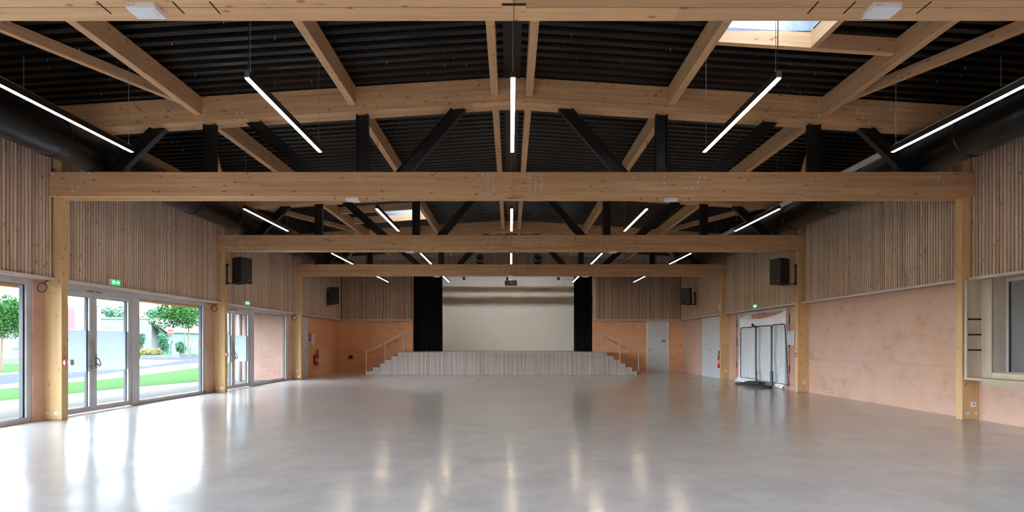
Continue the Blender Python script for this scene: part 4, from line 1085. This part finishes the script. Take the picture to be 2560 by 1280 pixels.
def shrub(label, px, d, w, h, z0, n, seed):
    rr = random.Random(seed); x = gp(px, d); t = thing('shrub', label, 'shrub', (x, d, -0.03), group='shrubs outside')
    b = MB()
    for _ in range(7): b.cyl((x, d, -0.05), (x + rr.uniform(-w, w) * 0.5, d + rr.uniform(-w, w) * 0.4, h * rr.uniform(0.5, 0.9)), 0.03, 5, 0.01)
    part('stems', b, M['bark'], t)
    b = MB()
    for _ in range(6): leafball(b, (x + rr.uniform(-w, w) * 0.4, d + rr.uniform(-w, w) * 0.3, z0 + (h - z0) * rr.uniform(0.3, 0.8)), w * 0.4, w * 0.4, (h - z0) * 0.35, n // 6, 0.12, rr)
    tag(part('foliage', b, M['leaf2'], t), kind='stuff')
shrub('loose tall shrub before the green house wall', 407, 60, 1.0, 2.6, 0.5, 900, 21)
shrub('shrub at the window edge before the white building', 350, 58, 0.75, 2.3, 0.4, 500, 22)
shrub('low rounded shrub beside the tall green post', 452, 62, 1.0, 1.5, 0.1, 700, 23)
# white building, green house, neighbour
B = thing('white_building', 'long low white building with grey flat roof edge across the road', 'building', (-47, 64, 0))
x1 = gp(379, 64); m = MB(); m.box(-58, x1, 64, 74, -0.1, 4.2); part('wall', m, M['render'], B)
m = MB(); m.box(-58.1, x1, 63.9, 74, 4.2, 4.42); part('roof_edge', m, M['coping'], B)
m = MB(); m.box(gp(264, 64), gp(266.5, 64), 63.95, 64.0, 2.4, 3.3); part('window_slit', m, M['winglass'], B)
m = MB(); m.prism([(gp(185, 74), 4.4), (gp(225, 74), 4.4), (gp(205, 74), 5.6)], 'y', 72, 73); part('gable', m, M['coping'], B)
m = MB(); m.prism([(gp(268, 74), 4.4), (gp(282, 74), 4.4), (gp(275, 74), 5.3)], 'y', 72, 73); part('roof_dormer', m, M['coping'], B)
G = thing('green_house', 'mint green house with sloping roof and exposed rafters across the road', 'building', (-34, 66, 0))
xa, xb_ = x1 + 0.02, gp(440, 66)
m = MB(); m.prism([(xa, -0.1), (xb_, -0.1), (xb_, 2.7), (xa, 4.05)], 'y', 65.2, 74); part('wall', m, M['rendergreen'], G)
m = MB(); m.prism([(xa, 4.25), (xa, 4.1), (xb_ + 0.4, 2.62), (xb_ + 0.4, 2.77)], 'y', 63.6, 74); part('roof', m, M['coping'], G)
for i in range(8):
    u_ = (i + 0.5) / 8; xx = xa + (xb_ - xa) * u_; zz = 4.05 - 1.4 * u_; m = MB(); m.box(xx - 0.06, xx + 0.06, 63.7, 65.2, zz - 0.22, zz - 0.02); part('rafter', m, M['bark'], G)
for (p0, p1, z0, z1) in ((380.5, 382, 0.3, 2.1), (388, 392, 0.2, 2.1), (417, 421, 0.2, 1.6)):
    m = MB(); m.box(gp(p0, 65.2), gp(p1, 65.2), 65.15, 65.2, z0, z1); part('window', m, M['mintdark'], G)
G2 = thing('low_house', 'white and mint green low house seen beneath the broad tree', 'building', (-36, 75, 0))
m = MB(); m.box(gp(436, 76), gp(472, 76), 76, 84, -0.1, 2.9); part('white_wall', m, M['render'], G2)
m = MB(); m.box(gp(472, 76), gp(530, 76), 75.5, 84, -0.1, 3.2); part('green_wall', m, M['rendergreen'], G2)
for (p0, p1) in ((485, 488), (491, 494)):
    m = MB(); m.box(gp(p0, 75.5), gp(p1, 75.5), 75.45, 75.5, 0.2, 2.0); part('window', m, M['mintdark'], G2)
m = MB(); m.box(gp(466, 76), gp(468, 76), 75.9, 76, -0.1, 2.8); part('downpipe', m, M['galv'], G2)
N_ = thing('neighbour_house', 'white rendered house with one window outside the first window bay', 'building', (-45, 44, 0))
m = MB(); m.box(-60, gp(74, 46), 46, 54, -0.1, 4.9); part('wall', m, M['render'], N_)
m = MB(); m.box(gp(30, 46), gp(48, 46), 45.94, 46, 0.85, 1.95); part('window_frame', m, M['fence'], N_)
m = MB(); m.box(gp(34, 46), gp(46, 46), 45.92, 45.94, 0.95, 1.85); part('window_pane', m, M['winglass'], N_)
m = MB(); m.box(gp(-30, 43), gp(22, 43), 43, 43.3, -0.1, 1.4); part('garage_door', m, M['fence'], N_)
m = MB(); m.box(gp(24, 41), gp(56, 41), 41, 41.4, -0.1, 0.75); part('stone_base', m, M['coping'], N_)
m = MB(); m.box(gp(-40, 30), gp(14, 30), 30, 31, 2.55, 2.92); m.prism([(gp(-40, 30), 2.92), (gp(14, 30), 2.92), (gp(8, 30), 3.05), (gp(-40, 30), 3.05)], 'y', 30, 31); m.cyl((gp(4, 30.5), 30.5, -0.1), (gp(4, 30.5), 30.5, 2.55), 0.03, 6)
solo('awning', m, M['signred'], 'red parasol edge at the picture border outside the first window', 'awning', origin=(gp(4, 30.5), 30.5, 0))
# red panel on posts
t = thing('red_panel', 'tall red sign panel outside, beside the first timber column', 'sign', (gp(172, 42), 42, 0))
m = MB(); m.box(gp(150, 42), gp(185, 42), 42, 42.12, 2.4, 4.05); part('panel', m, M['signred'], t)
for px in (155, 180): m = MB(); m.cyl((gp(px, 42), 42.06, -0.1), (gp(px, 42), 42.06, 2.4), 0.05, 8); part('post', m, M['galv'], t)
# no-entry sign
d = 57; x = gp(428, d); t = thing('no_entry_sign', 'round red no-entry sign on a green post', 'road sign', (x, d, 0))
m = MB(); m.cyl((x, d, -0.1), (x, d, 2.8), 0.05, 8); part('post', m, M['darkgreen'], t)
m = MB(); m.cyl((x, d - 0.06, 2.47), (x, d - 0.10, 2.47), 0.36, 28); dd = part('disc', m, M['signwhite'], t)
m = MB(); m.cyl((x, d - 0.10, 2.47), (x, d - 0.115, 2.47), 0.325, 28); part('red_disc', m, M['signred'], dd)
m = MB(); m.box(x - 0.24, x + 0.24, d - 0.125, d - 0.115, 2.41, 2.53); part('white_bar', m, M['signwhite'], dd)
m = MB(); m.box(x - 0.12, x + 0.02, d - 0.09, d - 0.06, 1.72, 2.0); part('small_plate', m, M['signwhite'], t)
m = MB(); m.box(x - 0.28, x + 0.32, d - 0.09, d - 0.06, 1.25, 1.62); pl = part('parking_plate', m, M['signwhite'], t)
m = MB(); m.box(x - 0.02, x + 0.26, d - 0.10, d - 0.09, 1.29, 1.58); part('blue_square', m, M['signblue'], pl)
m = MB(); m.ball((x + 0.10, d - 0.10, 1.53), 0.03, 8, 5); m.path([(x + 0.10, d - 0.105, 1.50), (x + 0.11, d - 0.105, 1.42), (x + 0.18, d - 0.105, 1.41), (x + 0.20, d - 0.105, 1.34)], 0.012, 5); part('wheelchair_symbol', m, M['signwhite'], pl)
m = MB(); m.cyl((gp(461, 60), 60, -0.1), (gp(461, 60), 60, 2.75), 0.06, 8); m.ball((gp(461, 60), 60, 2.75), 0.08, 8, 5); solo('lamp_post', m, M['darkgreen'], 'tall thin dark green post below the broad tree', 'post', origin=(gp(461, 60), 60, -0.1))
m = MB(); m.cyl((gp(476, 51), 51, -0.1), (gp(476, 51), 51, 0.85), 0.07, 10); m.cyl((gp(476, 51), 51, 0.85), (gp(476, 51), 51, 0.92), 0.09, 10); solo('bollard', m, M['darkgreen'], 'short dark green bollard at the road edge', 'bollard', origin=(gp(476, 51), 51, -0.1))
d = 62; t = thing('information_board', 'white information board with red heading on two legs', 'sign', (gp(500, d), d, 0))
m = MB(); m.box(gp(491, d), gp(512, d), d, d + 0.08, 0.75, 1.75); part('board', m, M['signwhite'], t)
m = MB(); m.box(gp(493, d), gp(510, d), d - 0.01, d, 1.48, 1.58); part('red_heading', m, M['signred'], t)
m = MB(); m.box(gp(493, d), gp(510, d), d - 0.01, d, 0.9, 0.98); part('blue_line', m, M['signblue'], t)
for px in (492, 511): m = MB(); m.box(gp(px, d) - 0.05, gp(px, d) + 0.05, d, d + 0.08, -0.1, 0.75); part('leg', m, M['signwhite'], t)
# fences and flowers
m = MB()
for i in range(44): px = 352 + i * 2.2; m.box(gp(px, 50) - 0.02, gp(px, 50) + 0.02, 50, 50.04, -0.1, 0.22)
m.box(gp(350, 50), gp(450, 50), 50.01, 50.03, 0.02, 0.05)
tag(part('picket_edging', m, M['fence'], None), 'low white picket edging in front of the yellow flower bed', 'fence', kind='stuff')
m = MB()
for i in range(34): px = 2 + i * 2.3; m.box(gp(px, 36) - 0.02, gp(px, 36) + 0.02, 36, 36.04, -0.1, 0.30)
m.box(gp(0, 36), gp(82, 36), 36.01, 36.03, 0.05, 0.09)
tag(part('picket_fence', m, M['fence'], None), 'low white picket fence outside the first window', 'fence', kind='stuff')
rr = random.Random(9); m = MB(); m2_ = MB()
for _ in range(130):
    x = gp(rr.uniform(346, 392), 52); y = 52 + rr.uniform(-0.8, 0.8); h = rr.uniform(0.3, 0.75)
    m2_.add([(x - 0.04, y, -0.1), (x + 0.04, y, -0.1), (x + rr.uniform(-.1, .1), y, h)], [(0, 1, 2)])
    m.ball((x, y, h), 0.075, 5, 4)
fl = part('flower_bed', m2_, M['leaf'], None); tag(fl, 'bed of yellow flowers in front of the white building', 'flowers', kind='stuff')
tag(part('yellow_petals', m, M['yellow'], fl), kind='stuff')
